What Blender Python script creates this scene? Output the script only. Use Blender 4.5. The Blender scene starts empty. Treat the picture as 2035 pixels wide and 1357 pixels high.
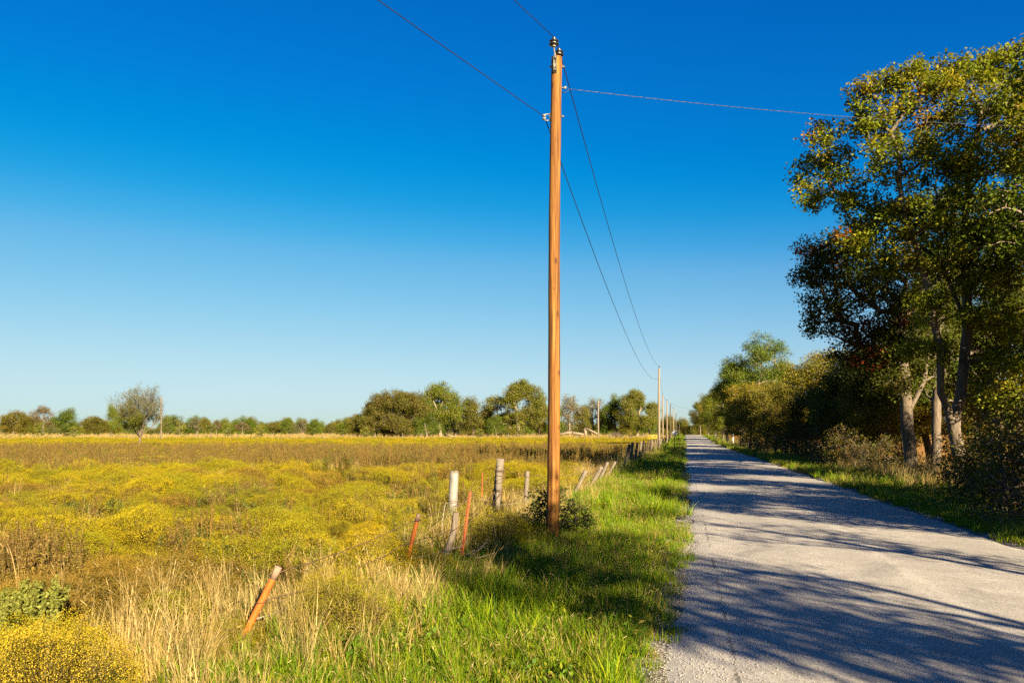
import bpy, math, random
import numpy as np
from mathutils import Vector, Matrix, Euler

# ------------------------------------------------------------------ frame of reference
# The camera looks along +Y, level, eye height H.  The road leaves the camera to the right of +Y.
F, CX, HY, H = 1500.0, 1017.5, 862.0, 1.7
RD = (0.2235, 0.9747)          # road direction
RR = (0.9747, -0.2235)         # to the right of the road
scene = bpy.context.scene
COL = scene.collection
rng = np.random.default_rng(11)
random.seed(5)

# ------------------------------------------------------------------ camera
cam_data = bpy.data.cameras.new('camera')
cam_data.sensor_width = 36.0
cam_data.lens = 36.0 * F / 2035.0
cam_data.shift_y = (HY - 678.5) / 2035.0
cam_data.clip_start = 0.05
cam_data.clip_end = 9000
cam = bpy.data.objects.new('camera', cam_data)
COL.objects.link(cam)
cam.location = (0, 0, H)
cam.rotation_euler = (math.radians(90), 0, 0)
scene.camera = cam

# ------------------------------------------------------------------ sky and sun
SUN_EL = math.radians(20.0)
sun_dir = Vector((0.43 * math.cos(SUN_EL), -0.903 * math.cos(SUN_EL), math.sin(SUN_EL))).normalized()   # towards the sun
world = bpy.data.worlds.new('World')
scene.world = world
world.use_nodes = True
wn = world.node_tree.nodes
wl = world.node_tree.links
wn.clear()
sky = wn.new('ShaderNodeTexSky')
sky.sky_type = 'NISHITA'
sky.sun_disc = False
sky.sun_elevation = SUN_EL
sky.sun_rotation = math.atan2(sun_dir.x, sun_dir.y)
sky.altitude = 300
sky.air_density = 1.0
sky.dust_density = 0.6
sky.ozone_density = 3.0
EXPOSURE = 2.6
def vscale(k, src):
    v = wn.new('ShaderNodeVectorMath'); v.operation = 'SCALE'; v.inputs['Scale'].default_value = k
    wl.new(src, v.inputs[0]); return v.outputs[0]
hs = wn.new('ShaderNodeHueSaturation')
hs.inputs['Saturation'].default_value = 1.35
# grade of the whole sky: the deep polarised blue of the photograph
cv = wn.new('ShaderNodeRGBCurve')
def curve(i, pts):
    c = cv.mapping.curves[i]
    c.points[0].location = pts[0]; c.points[1].location = pts[-1]
    for p in pts[1:-1]: c.points.new(*p)
cv.mapping.use_clip = False
cv.mapping.extend = 'EXTRAPOLATED'
curve(0, [(0.0, 0.0), (0.022, 0.001), (0.053, 0.004), (0.08, 0.045), (0.124, 0.155), (0.41, 0.45), (0.62, 0.545), (1.0, 0.62)])
curve(1, [(0.0, 0.0), (0.188, 0.185), (0.287, 0.32), (0.44, 0.51), (0.80, 0.73), (0.96, 0.78), (1.0, 0.79)])
curve(2, [(0.0, 0.0), (0.49, 0.63), (0.665, 0.75), (0.86, 0.83), (1.0, 0.86)])
cv.mapping.update()
bg = wn.new('ShaderNodeBackground')
bg.inputs['Strength'].default_value = 0.08
wo = wn.new('ShaderNodeOutputWorld')
wl.new(sky.outputs[0], hs.inputs['Color'])
wl.new(vscale(0.085 * 2 ** 0.55, hs.outputs[0]), cv.inputs['Color'])
wl.new(vscale(1 / (0.08 * 2 ** EXPOSURE), cv.outputs[0]), bg.inputs['Color'])
wl.new(bg.outputs[0], wo.inputs['Surface'])

sun_data = bpy.data.lights.new('sun', 'SUN')
sun_data.energy = 5.0
sun_data.angle = math.radians(0.55)
sun_data.color = (1.0, 0.80, 0.52)
sun = bpy.data.objects.new('sun', sun_data)
COL.objects.link(sun)
sun.rotation_euler = (-sun_dir).to_track_quat('-Z', 'Y').to_euler()
sun.location = (20, -40, 30)

scene.view_settings.view_transform = 'Standard'
scene.view_settings.look = 'None'
scene.view_settings.exposure = EXPOSURE
scene.view_settings.gamma = 1.0
scene.cycles.use_denoising = False
scene.cycles.max_bounces = 6
scene.cycles.diffuse_bounces = 3
scene.cycles.glossy_bounces = 2
scene.cycles.transmission_bounces = 4
scene.cycles.sample_clamp_indirect = 4.0
scene.render.film_transparent = False

# ------------------------------------------------------------------ small maths
def smooth(a, b, v):
    u = np.clip((np.asarray(v, float) - a) / (b - a), 0, 1)
    return u * u * (3 - 2 * u)

def wave(x, y):
    x = np.asarray(x, float); y = np.asarray(y, float)
    return (np.sin(x * 0.9 + 1.3 * np.sin(y * 0.37)) * np.cos(y * 0.8 + 0.7 * np.sin(x * 0.51))
            + 0.5 * np.sin(x * 2.3 + y * 1.1 + 1.0) * np.cos(y * 1.9 - x * 0.7)
            + 0.7 * np.sin(x * 0.23 + 0.4) * np.cos(y * 0.19 + 1.1))

def s_of(x, y): return x * RD[0] + y * RD[1]
def t_of(x, y): return x * RR[0] + y * RR[1]
def st(s, t): return s * RD[0] + t * RR[0], s * RD[1] + t * RR[1]

def swell(y):
    return 1.35 * smooth(95, 250, y) - 1.25 * smooth(320, 800, y)

def terrain(x, y):
    x = np.asarray(x, float); y = np.asarray(y, float)
    t = t_of(x, y)
    ditch = -0.10 * np.exp(-((t + 1.7) / 1.0) ** 2) - 0.14 * np.exp(-((t - 6.6) / 0.9) ** 2)
    off = np.clip(np.maximum(-t - 0.3, t - 5.4) / 3.0, 0, 1)
    bumps = 0.05 * wave(x * 0.8, y * 0.8) * off
    under = -0.07 * ((t > 0.2) & (t < 4.85))
    return swell(y) + ditch + bumps + under - 0.02

def tz(x, y): return float(terrain(x, y))
def px_at(px, d): return ((px - CX) / F * d, d)
def z_at(py, d): return H + (HY - py) / F * d
def P(px, py, d): return Vector(((px - CX) / F * d, d, z_at(py, d)))

# ------------------------------------------------------------------ object helpers
def tag(o, label=None, cat=None, group=None, kind=None):
    if label: o['label'] = label
    if cat: o['category'] = cat
    if group: o['group'] = group
    if kind: o['kind'] = kind
    return o

def mesh_np(name, verts, faces, mat=None, col=None, smooth_shade=False):
    """faces: (M,k) array, or a list of such arrays"""
    me = bpy.data.meshes.new(name)
    verts = np.ascontiguousarray(verts, np.float32)
    if not isinstance(faces, list): faces = [faces]
    faces = [np.ascontiguousarray(f, np.int32) for f in faces if len(f)]
    nl = sum(f.size for f in faces); nf = sum(len(f) for f in faces)
    me.vertices.add(len(verts)); me.vertices.foreach_set('co', verts.ravel())
    me.loops.add(nl); me.polygons.add(nf)
    me.loops.foreach_set('vertex_index', np.concatenate([f.ravel() for f in faces]))
    tot = np.concatenate([np.full(len(f), f.shape[1], np.int32) for f in faces])
    start = np.concatenate([[0], np.cumsum(tot)[:-1]]).astype(np.int32)
    me.polygons.foreach_set('loop_start', start)
    if smooth_shade:
        me.polygons.foreach_set('use_smooth', np.ones(nf, bool))
    if col is not None:
        a = me.attributes.new('tint', 'FLOAT_COLOR', 'FACE')
        c = np.ones((nf, 4), np.float32); c[:, :3] = col
        a.data.foreach_set('color', c.ravel())
    me.update(calc_edges=True)
    me.validate()
    if mat: me.materials.append(mat)
    return me

def obj(name, me, parent=None, loc=None):
    o = bpy.data.objects.new(name, me)
    COL.objects.link(o)
    if parent: o.parent = parent
    if loc is not None: o.location = loc
    return o

def empty(name, loc=(0, 0, 0), rz=0.0, sc=1.0):
    o = bpy.data.objects.new(name, None)
    COL.objects.link(o)
    o.location = loc
    o.rotation_euler = (0, 0, rz)
    o.scale = (sc, sc, sc) if not hasattr(sc, '__len__') else sc
    o.empty_display_size = 0.2
    return o

class MB:
    """collects quads and triangles for one mesh"""
    def __init__(self): self.v = []; self.q = []; self.t = []; self.n = 0
    def add(self, v, q=None, t=None):
        v = np.asarray(v, float)
        self.v.append(v)
        if q is not None and len(q): self.q.append(np.asarray(q, int) + self.n)
        if t is not None and len(t): self.t.append(np.asarray(t, int) + self.n)
        self.n += len(v)
    def tube(self, pts, radii, sides=8, caps=True, jitter=0.0, square=False, spin=0.0):
        pts = np.asarray(pts, float); n = len(pts)
        radii = np.full(n, radii, float) if np.isscalar(radii) else np.asarray(radii, float)
        d = np.gradient(pts, axis=0); d /= np.linalg.norm(d, axis=1)[:, None] + 1e-9
        ref = np.array([0, 0, 1.0]) if abs(d[0][2]) < 0.9 else np.array([1.0, 0, 0])
        u = np.cross(d, ref); u /= np.linalg.norm(u, axis=1)[:, None] + 1e-9
        w = np.cross(d, u)
        a = np.arange(sides) / sides * 2 * np.pi + spin
        rr = np.ones((n, sides))
        if jitter: rr += rng.normal(0, jitter, (n, sides)) * 0.5 + rng.normal(0, jitter, (1, sides))
        ring = pts[:, None, :] + (radii[:, None] * rr)[:, :, None] * (np.cos(a)[None, :, None] * u[:, None, :] + np.sin(a)[None, :, None] * w[:, None, :])
        v = ring.reshape(-1, 3)
        i = np.arange(n - 1)[:, None] * sides; j = np.arange(sides)[None, :]; k = (j + 1) % sides
        q = np.stack([i + j, i + k, i + sides + k, i + sides + j], -1).reshape(-1, 4)
        t = []
        if caps:
            v = np.vstack([v, pts[:1], pts[-1:]])
            c0, c1 = n * sides, n * sides + 1
            for jj in range(sides):
                t.append((c0, (jj + 1) % sides, jj))
                t.append((c1, (n - 1) * sides + jj, (n - 1) * sides + (jj + 1) % sides))
        self.add(v, q, t)
    def box(self, c, size, rot=None):
        h = np.asarray(size, float) / 2
        v = np.array([[x, y, z] for x in (-1, 1) for y in (-1, 1) for z in (-1, 1)], float) * h
        if rot is not None: v = v @ np.array(rot.to_matrix() if hasattr(rot, 'to_matrix') else rot).T
        self.add(v + np.asarray(c, float), [(0, 1, 3, 2), (4, 6, 7, 5), (0, 4, 5, 1), (2, 3, 7, 6), (0, 2, 6, 4), (1, 5, 7, 3)])
    def lathe(self, prof, c=(0, 0, 0), sides=16):
        prof = np.asarray(prof, float); n = len(prof)
        a = np.arange(sides) / sides * 2 * np.pi
        v = np.stack([prof[:, 0:1] * np.cos(a), prof[:, 0:1] * np.sin(a), np.repeat(prof[:, 1:2], sides, 1)], -1).reshape(-1, 3)
        i = np.arange(n - 1)[:, None] * sides; j = np.arange(sides)[None, :]; k = (j + 1) % sides
        q = np.stack([i + j, i + k, i + sides + k, i + sides + j], -1).reshape(-1, 4)
        self.add(v + np.asarray(c, float), q)
    def mesh(self, name, mat, smooth_shade=False, origin=None):
        v = np.vstack(self.v)
        if origin is not None: v = v - np.asarray(origin, float)
        fs = []
        if self.q: fs.append(np.vstack(self.q))
        if self.t: fs.append(np.vstack(self.t))
        return mesh_np(name, v, fs, mat, None, smooth_shade)

# ------------------------------------------------------------------ materials
KA = 0.68      # every base colour below is scaled by this, in step with the exposure
def new_mat(name):
    m = bpy.data.materials.new(name); m.use_nodes = True
    nt = m.node_tree; nt.nodes.clear()
    out = nt.nodes.new('ShaderNodeOutputMaterial')
    return m, nt, out

def ramp(nt, stops):
    r = nt.nodes.new('ShaderNodeValToRGB')
    el = r.color_ramp.elements
    while len(el) > 1: el.remove(el[-1])
    el[0].position = stops[0][0]; el[0].color = (*stops[0][1], 1)
    for p, c in stops[1:]:
        e = el.new(p); e.color = (*c, 1)
    return r

def noise(nt, scale, detail=4, rough=0.6, vec=None, dist=0.0):
    n = nt.nodes.new('ShaderNodeTexNoise')
    n.inputs['Scale'].default_value = scale; n.inputs['Detail'].default_value = detail
    n.inputs['Roughness'].default_value = rough; n.inputs['Distortion'].default_value = dist
    if vec is not None: nt.links.new(vec, n.inputs['Vector'])
    return n

def mathn(nt, op, a, b=None, clamp=False):
    m = nt.nodes.new('ShaderNodeMath'); m.operation = op; m.use_clamp = clamp
    for i, v in enumerate((a, b)):
        if v is None: continue
        if isinstance(v, (int, float)): m.inputs[i].default_value = v
        else: nt.links.new(v, m.inputs[i])
    return m.outputs[0]

def mixc(nt, fac, a, b, mode='MIX'):
    m = nt.nodes.new('ShaderNodeMix'); m.data_type = 'RGBA'; m.blend_type = mode
    if isinstance(fac, (int, float)): m.inputs[0].default_value = fac
    else: nt.links.new(fac, m.inputs[0])
    for sock, v in ((m.inputs[6], a), (m.inputs[7], b)):
        if isinstance(v, tuple): sock.default_value = (*v, 1)
        else: nt.links.new(v, sock)
    return m.outputs[2]

def leaf_mat(name, trans=0.35, rough=0.55, spec=0.25, tint_noise=True):
    m, nt, out = new_mat(name)
    at = nt.nodes.new('ShaderNodeAttribute'); at.attribute_name = 'tint'
    geo = nt.nodes.new('ShaderNodeNewGeometry')
    oi = nt.nodes.new('ShaderNodeObjectInfo')
    r = ramp(nt, [(0, (0.84 * KA, 0.84 * KA, 0.84 * KA)), (1, (1.17 * KA, 1.15 * KA, 1.12 * KA))])
    nt.links.new(geo.outputs['Random Per Island'], r.inputs[0])
    c = mixc(nt, 1.0, at.outputs['Color'], r.outputs[0], 'MULTIPLY')
    r2 = ramp(nt, [(0, (0.8, 0.86, 0.8)), (0.5, (1.0, 1.0, 1.0)), (1, (1.18, 1.08, 0.95))])
    nt.links.new(oi.outputs['Random'], r2.inputs[0])
    c = mixc(nt, 1.0, c, r2.outputs[0], 'MULTIPLY')
    b = nt.nodes.new('ShaderNodeBsdfPrincipled')
    b.inputs['Roughness'].default_value = rough
    b.inputs['Specular IOR Level'].default_value = spec
    nt.links.new(c, b.inputs['Base Color'])
    tr = nt.nodes.new('ShaderNodeBsdfTranslucent')
    c2 = mixc(nt, 1.0, c, (1.15, 1.2, 0.6), 'MULTIPLY')
    nt.links.new(c2, tr.inputs['Color'])
    mx = nt.nodes.new('ShaderNodeMixShader'); mx.inputs[0].default_value = trans
    nt.links.new(b.outputs[0], mx.inputs[1]); nt.links.new(tr.outputs[0], mx.inputs[2])
    nt.links.new(mx.outputs[0], out.inputs['Surface'])
    return m

ALB = dict(grey_post=0.36, weathered_wood=0.42, weathered_wood_dark_shaded=0.6, rust_orange=0.62, rust=0.6, worn_tip=0.34, pale_pole_wood=0.37, conductor=0.22, bark_pale=0.6, bark=0.7, galvanised_steel=0.32, dark_glaze=0.3, service_cable=0.2, galvanised_wire=0.6, stone_chips=0.75, driveway_gravel=0.7, yellow_paint=0.7, grey_glaze=0.38, white_paint=0.85)
def solid_mat(name, stops, scale=(8, 8, 8), nscale=1.0, rough=0.85, bump=0.3, bump_dist=0.01, metallic=0.0, spec=0.3, detail=6, fine=0):
    k_ = ALB.get(name, 1.0) * KA; stops = [(p_, tuple(v_ * k_ for v_ in c_)) for p_, c_ in stops]
    m, nt, out = new_mat(name)
    tc = nt.nodes.new('ShaderNodeTexCoord'); mp = nt.nodes.new('ShaderNodeMapping')
    mp.inputs['Scale'].default_value = scale
    nt.links.new(tc.outputs['Object'], mp.inputs['Vector'])
    n = noise(nt, nscale, detail, 0.65, mp.outputs[0], 0.3)
    r = ramp(nt, stops); nt.links.new(n.outputs['Fac'], r.inputs[0])
    c = r.outputs[0]
    b = nt.nodes.new('ShaderNodeBsdfPrincipled')
    nt.links.new(c, b.inputs['Base Color'])
    b.inputs['Roughness'].default_value = rough; b.inputs['Metallic'].default_value = metallic
    b.inputs['Specular IOR Level'].default_value = spec
    if bump:
        bp = nt.nodes.new('ShaderNodeBump'); bp.inputs['Strength'].default_value = bump; bp.inputs['Distance'].default_value = bump_dist
        nt.links.new(n.outputs['Fac'], bp.inputs['Height']); nt.links.new(bp.outputs[0], b.inputs['Normal'])
    nt.links.new(b.outputs[0], out.inputs['Surface'])
    return m

M = {}
M['leaf'] = leaf_mat('leaf', 0.33, 0.6, 0.12)
M['grass'] = leaf_mat('grass_blade', 0.35, 0.6, 0.10)
M['bloom'] = leaf_mat('weed_bloom', 0.25, 0.75, 0.1)
M['bark'] = solid_mat('bark', [(0.25, (0.05, 0.04, 0.03)), (0.5, (0.16, 0.125, 0.09)), (0.8, (0.30, 0.25, 0.19))], (9, 9, 2.2), 1.2, 0.9, 0.9, 0.03)
M['bark_pale'] = solid_mat('bark_pale', [(0.25, (0.16, 0.12, 0.08)), (0.55, (0.36, 0.28, 0.2)), (0.8, (0.5, 0.42, 0.32))], (7, 7, 2), 1.2, 0.9, 0.6, 0.02)
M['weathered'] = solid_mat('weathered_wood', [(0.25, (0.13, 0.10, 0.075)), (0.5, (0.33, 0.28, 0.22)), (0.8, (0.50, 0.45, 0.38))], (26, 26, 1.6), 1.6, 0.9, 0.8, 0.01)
M['weathered_dark_shaded'] = solid_mat('weathered_wood_dark_shaded', [(0.25, (0.07, 0.055, 0.04)), (0.5, (0.20, 0.16, 0.12)), (0.8, (0.34, 0.28, 0.22))], (26, 26, 1.6), 1.6, 0.9, 0.8, 0.01)  # dark old wood of the brace; on the shaded posts it stands in for shade
M['grey_post'] = solid_mat('grey_post', [(0.3, (0.30, 0.25, 0.17)), (0.48, (0.52, 0.50, 0.46)), (0.8, (0.66, 0.65, 0.63))], (6, 6, 2.2), 1.5, 0.6, 0.3, 0.005)
M['rust'] = solid_mat('rust', [(0.2, (0.16, 0.035, 0.012)), (0.5, (0.42, 0.095, 0.025)), (0.8, (0.58, 0.17, 0.05))], (30, 30, 9), 1.2, 0.8, 0.4, 0.004)
M['rust_orange'] = solid_mat('rust_orange', [(0.2, (0.26, 0.05, 0.008)), (0.45, (0.56, 0.14, 0.014)), (0.8, (0.70, 0.22, 0.03))], (20, 20, 5), 1.2, 0.7, 0.3, 0.003)
M['rust_tip'] = solid_mat('worn_tip', [(0.2, (0.45, 0.22, 0.12)), (0.6, (0.72, 0.5, 0.36))], (30, 30, 12), 1.2, 0.7, 0.2, 0.003)
M['wire'] = solid_mat('rusty_wire', [(0.3, (0.05, 0.03, 0.02)), (0.7, (0.16, 0.09, 0.05))], (20, 20, 20), 1, 0.8, 0)
M['wire_pale'] = solid_mat('galvanised_wire', [(0.3, (0.35, 0.33, 0.30)), (0.7, (0.5, 0.48, 0.44))], (20, 20, 20), 1, 0.6, 0)
M['conductor'] = solid_mat('conductor', [(0.3, (0.06, 0.07, 0.08)), (0.7, (0.13, 0.13, 0.14))], (3, 3, 3), 1, 0.5, 0, metallic=0.3)
M['service'] = solid_mat('service_cable', [(0.3, (0.22, 0.22, 0.24)), (0.7, (0.42, 0.42, 0.44))], (30, 30, 30), 1, 0.5, 0, metallic=0.4)
M['steel'] = solid_mat('galvanised_steel', [(0.3, (0.42, 0.42, 0.40)), (0.7, (0.62, 0.62, 0.58))], (20, 20, 20), 1, 0.45, 0.1, 0.002, metallic=0.4)
M['ceramic'] = solid_mat('dark_glaze', [(0.3, (0.045, 0.05, 0.055)), (0.7, (0.10, 0.10, 0.105))], (20, 20, 20), 1, 0.25, 0, spec=0.6)
M['ceramic_neck'] = solid_mat('grey_glaze', [(0.3, (0.45, 0.42, 0.38)), (0.7, (0.62, 0.6, 0.55))], (20, 20, 20), 1, 0.3, 0, spec=0.5)
M['white_paint'] = solid_mat('white_paint', [(0.3, (0.76, 0.77, 0.77)), (0.7, (0.84, 0.84, 0.83))], (8, 8, 8), 1, 0.5, 0)
M['yellow_paint'] = solid_mat('yellow_paint', [(0.3, (0.70, 0.50, 0.04)), (0.7, (0.78, 0.60, 0.07))], (8, 8, 8), 1, 0.5, 0)
M['far_pole'] = solid_mat('pale_pole_wood', [(0.25, (0.30, 0.23, 0.16)), (0.5, (0.50, 0.40, 0.29)), (0.8, (0.62, 0.52, 0.40))], (14, 14, 0.7), 1.4, 0.9, 0.3, 0.01)
M['shaded_pole'] = solid_mat('shaded_pole_wood', [(0.25, (0.03, 0.025, 0.022)), (0.6, (0.07, 0.06, 0.05)), (0.85, (0.12, 0.10, 0.08))], (14, 14, 0.7), 1.4, 0.9, 0.3, 0.01)  # dark version of the pole wood, tree shade put into its colour

def pole_material():
    m, nt, out = new_mat('treated_pine')
    tc = nt.nodes.new('ShaderNodeTexCoord')
    def mapped(sc):
        mp = nt.nodes.new('ShaderNodeMapping'); mp.inputs['Scale'].default_value = sc
        nt.links.new(tc.outputs['Object'], mp.inputs['Vector']); return mp.outputs[0]
    grain = noise(nt, 1.0, 8, 0.7, mapped((38, 38, 0.9)), 0.4)
    big = noise(nt, 1.0, 4, 0.6, mapped((4, 4, 0.45)), 0.6)
    mott = noise(nt, 1.0, 5, 0.7, mapped((16, 16, 7)), 0.3)
    r = ramp(nt, [(0.34, (0.075, 0.028, 0.006)), (0.44, (0.17, 0.072, 0.012)), (0.53, (0.26, 0.122, 0.020)), (0.66, (0.40, 0.23, 0.065))])
    nt.links.new(grain.outputs['Fac'], r.inputs[0])
    r2 = ramp(nt, [(0.3, (0.72, 0.66, 0.58)), (0.5, (1, 1, 1)), (0.75, (1.1, 1.08, 1.0))])
    nt.links.new(big.outputs['Fac'], r2.inputs[0])
    c = mixc(nt, 1.0, r.outputs[0], r2.outputs[0], 'MULTIPLY')
    r3 = ramp(nt, [(0.30, (0.30, 0.2, 0.13)), (0.40, (1, 1, 1))])
    nt.links.new(mott.outputs['Fac'], r3.inputs[0])
    c = mixc(nt, 0.65, c, r3.outputs[0], 'MULTIPLY')
    crk = noise(nt, 1.0, 3, 0.5, mapped((30, 30, 0.28)), 0.2)
    r5 = ramp(nt, [(0.465, (1, 1, 1)), (0.495, (0.25, 0.16, 0.10)), (0.505, (0.25, 0.16, 0.10)), (0.535, (1, 1, 1))]); nt.links.new(crk.outputs['Fac'], r5.inputs[0])
    c = mixc(nt, 0.55, c, r5.outputs[0], 'MULTIPLY')
    stk = noise(nt, 1.0, 5, 0.6, mapped((11, 11, 0.30)), 0.5)
    r6 = ramp(nt, [(0.38, (0.52, 0.44, 0.36)), (0.48, (1, 1, 1)), (0.68, (1.14, 1.10, 0.95))]); nt.links.new(stk.outputs['Fac'], r6.inputs[0])
    c = mixc(nt, 0.9, c, r6.outputs[0], 'MULTIPLY')
    # knots
    vo = nt.nodes.new('ShaderNodeTexVoronoi'); vo.inputs['Scale'].default_value = 1.0
    nt.links.new(mapped((5, 5, 2.1)), vo.inputs['Vector'])
    r4 = ramp(nt, [(0.06, (0.18, 0.10, 0.06)), (0.16, (1, 1, 1))])
    nt.links.new(vo.outputs['Distance'], r4.inputs[0])
    c = mixc(nt, 0.8, c, r4.outputs[0], 'MULTIPLY')
    c = mixc(nt, 1.0, c, (KA, KA, KA), 'MULTIPLY')
    c = mixc(nt, 1.0, c, (0.82, 0.76, 0.70), 'MULTIPLY')
    b = nt.nodes.new('ShaderNodeBsdfPrincipled'); nt.links.new(c, b.inputs['Base Color'])
    b.inputs['Roughness'].default_value = 0.8; b.inputs['Specular IOR Level'].default_value = 0.25
    bp = nt.nodes.new('ShaderNodeBump'); bp.inputs['Strength'].default_value = 0.7; bp.inputs['Distance'].default_value = 0.008
    nt.links.new(grain.outputs['Fac'], bp.inputs['Height']); nt.links.new(bp.outputs[0], b.inputs['Normal'])
    nt.links.new(b.outputs[0], out.inputs['Surface'])
    return m
M['pole'] = pole_material()

def road_material():
    m, nt, out = new_mat('chip_seal')
    tc = nt.nodes.new('ShaderNodeTexCoord')
    uv = nt.nodes.new('ShaderNodeUVMap'); uv.uv_map = 'st'
    sep = nt.nodes.new('ShaderNodeSeparateXYZ'); nt.links.new(uv.outputs[0], sep.inputs[0])
    t = sep.outputs['X']
    vor = nt.nodes.new('ShaderNodeTexVoronoi'); vor.inputs['Scale'].default_value = 105
    nt.links.new(tc.outputs['Object'], vor.inputs['Vector'])
    vsep = nt.nodes.new('ShaderNodeSeparateColor'); nt.links.new(vor.outputs['Color'], vsep.inputs[0])
    chips = ramp(nt, [(0.0, (0.18, 0.172, 0.158)), (0.3, (0.29, 0.275, 0.252)), (0.6, (0.37, 0.352, 0.322)), (0.9, (0.46, 0.438, 0.402)), (1.0, (0.60, 0.575, 0.53))])
    nt.links.new(vsep.outputs[0], chips.inputs[0])
    big = noise(nt, 0.35, 5, 0.6, tc.outputs['Object'])
    mid = noise(nt, 3.2, 5, 0.65, tc.outputs['Object'])
    rb = ramp(nt, [(0.3, (0.82, 0.82, 0.83)), (0.7, (1.16, 1.15, 1.13))]); nt.links.new(big.outputs['Fac'], rb.inputs[0])
    rm = ramp(nt, [(0.3, (0.85, 0.85, 0.85)), (0.7, (1.13, 1.13, 1.13))]); nt.links.new(mid.outputs['Fac'], rm.inputs[0])
    c = mixc(nt, 1.0, chips.outputs[0], rb.outputs[0], 'MULTIPLY')
    c = mixc(nt, 1.0, c, rm.outputs[0], 'MULTIPLY')
    # worn wheel paths and pale joint along the middle
    wob = mathn(nt, 'ADD', t, mathn(nt, 'MULTIPLY', mathn(nt, 'SUBTRACT', mid.outputs['Fac'], 0.5), 0.25))
    def band(c0, w):
        d = mathn(nt, 'ABSOLUTE', mathn(nt, 'SUBTRACT', wob, c0))
        return mathn(nt, 'SUBTRACT', 1.0, mathn(nt, 'DIVIDE', d, w), True)
    wheel = mathn(nt, 'ADD', mathn(nt, 'ADD', band(1.15, 0.5), band(2.2, 0.35)), mathn(nt, 'ADD', band(3.0, 0.35), band(4.1, 0.5)), True)
    c = mixc(nt, mathn(nt, 'MULTIPLY', wheel, 0.30), c, (0.26, 0.245, 0.22))
    n6 = noise(nt, 0.9, 6, 0.7, tc.outputs['Object'], 0.6)
    pt_ = ramp(nt, [(0.36, (0.72, 0.72, 0.74)), (0.46, (1, 1, 1)), (0.62, (1, 1, 1)), (0.74, (1.12, 1.10, 1.06))]); nt.links.new(n6.outputs['Fac'], pt_.inputs[0])
    c = mixc(nt, 0.8, c, pt_.outputs[0], 'MULTIPLY')
    joint = band(2.62, 0.10)
    c = mixc(nt, mathn(nt, 'MULTIPLY', joint, 0.25), c, (0.55, 0.53, 0.48))
    n7 = noise(nt, 5.0, 6, 0.75, tc.outputs['Object'], 0.4); n8 = noise(nt, 1.3, 3, 0.6, tc.outputs['Object'])
    cw = mathn(nt, 'ADD', t, mathn(nt, 'MULTIPLY', mathn(nt, 'SUBTRACT', n7.outputs['Fac'], 0.5), 0.16))
    ck = mathn(nt, 'LESS_THAN', mathn(nt, 'ABSOLUTE', mathn(nt, 'SUBTRACT', cw, 0.36)), mathn(nt, 'MULTIPLY', mathn(nt, 'SUBTRACT', n8.outputs['Fac'], 0.44), 0.10))
    # loose pale stone at the left edge
    edge = ramp(nt, [(0.0, (1, 1, 1)), (1.0, (0, 0, 0))])
    nt.links.new(mathn(nt, 'DIVIDE', mathn(nt, 'ADD', wob, 0.35), 1.25, True), edge.inputs[0])
    c = mixc(nt, mathn(nt, 'MULTIPLY', edge.outputs[0], 0.38), c, (0.50, 0.485, 0.455))
    c = mixc(nt, mathn(nt, 'MULTIPLY', ck, 0.75), c, (0.06, 0.055, 0.05))
    c = mixc(nt, 1.0, c, (KA, KA, KA), 'MULTIPLY')
    b = nt.nodes.new('ShaderNodeBsdfPrincipled'); nt.links.new(c, b.inputs['Base Color'])
    b.inputs['Roughness'].default_value = 0.85; b.inputs['Specular IOR Level'].default_value = 0.3
    bp = nt.nodes.new('ShaderNodeBump'); bp.inputs['Strength'].default_value = 0.25; bp.inputs['Distance'].default_value = 0.005
    inv = mathn(nt, 'SUBTRACT', 1.0, vor.outputs['Distance'])
    nt.links.new(inv, bp.inputs['Height']); nt.links.new(bp.outputs[0], b.inputs['Normal'])
    nt.links.new(b.outputs[0], out.inputs['Surface'])
    return m

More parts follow.
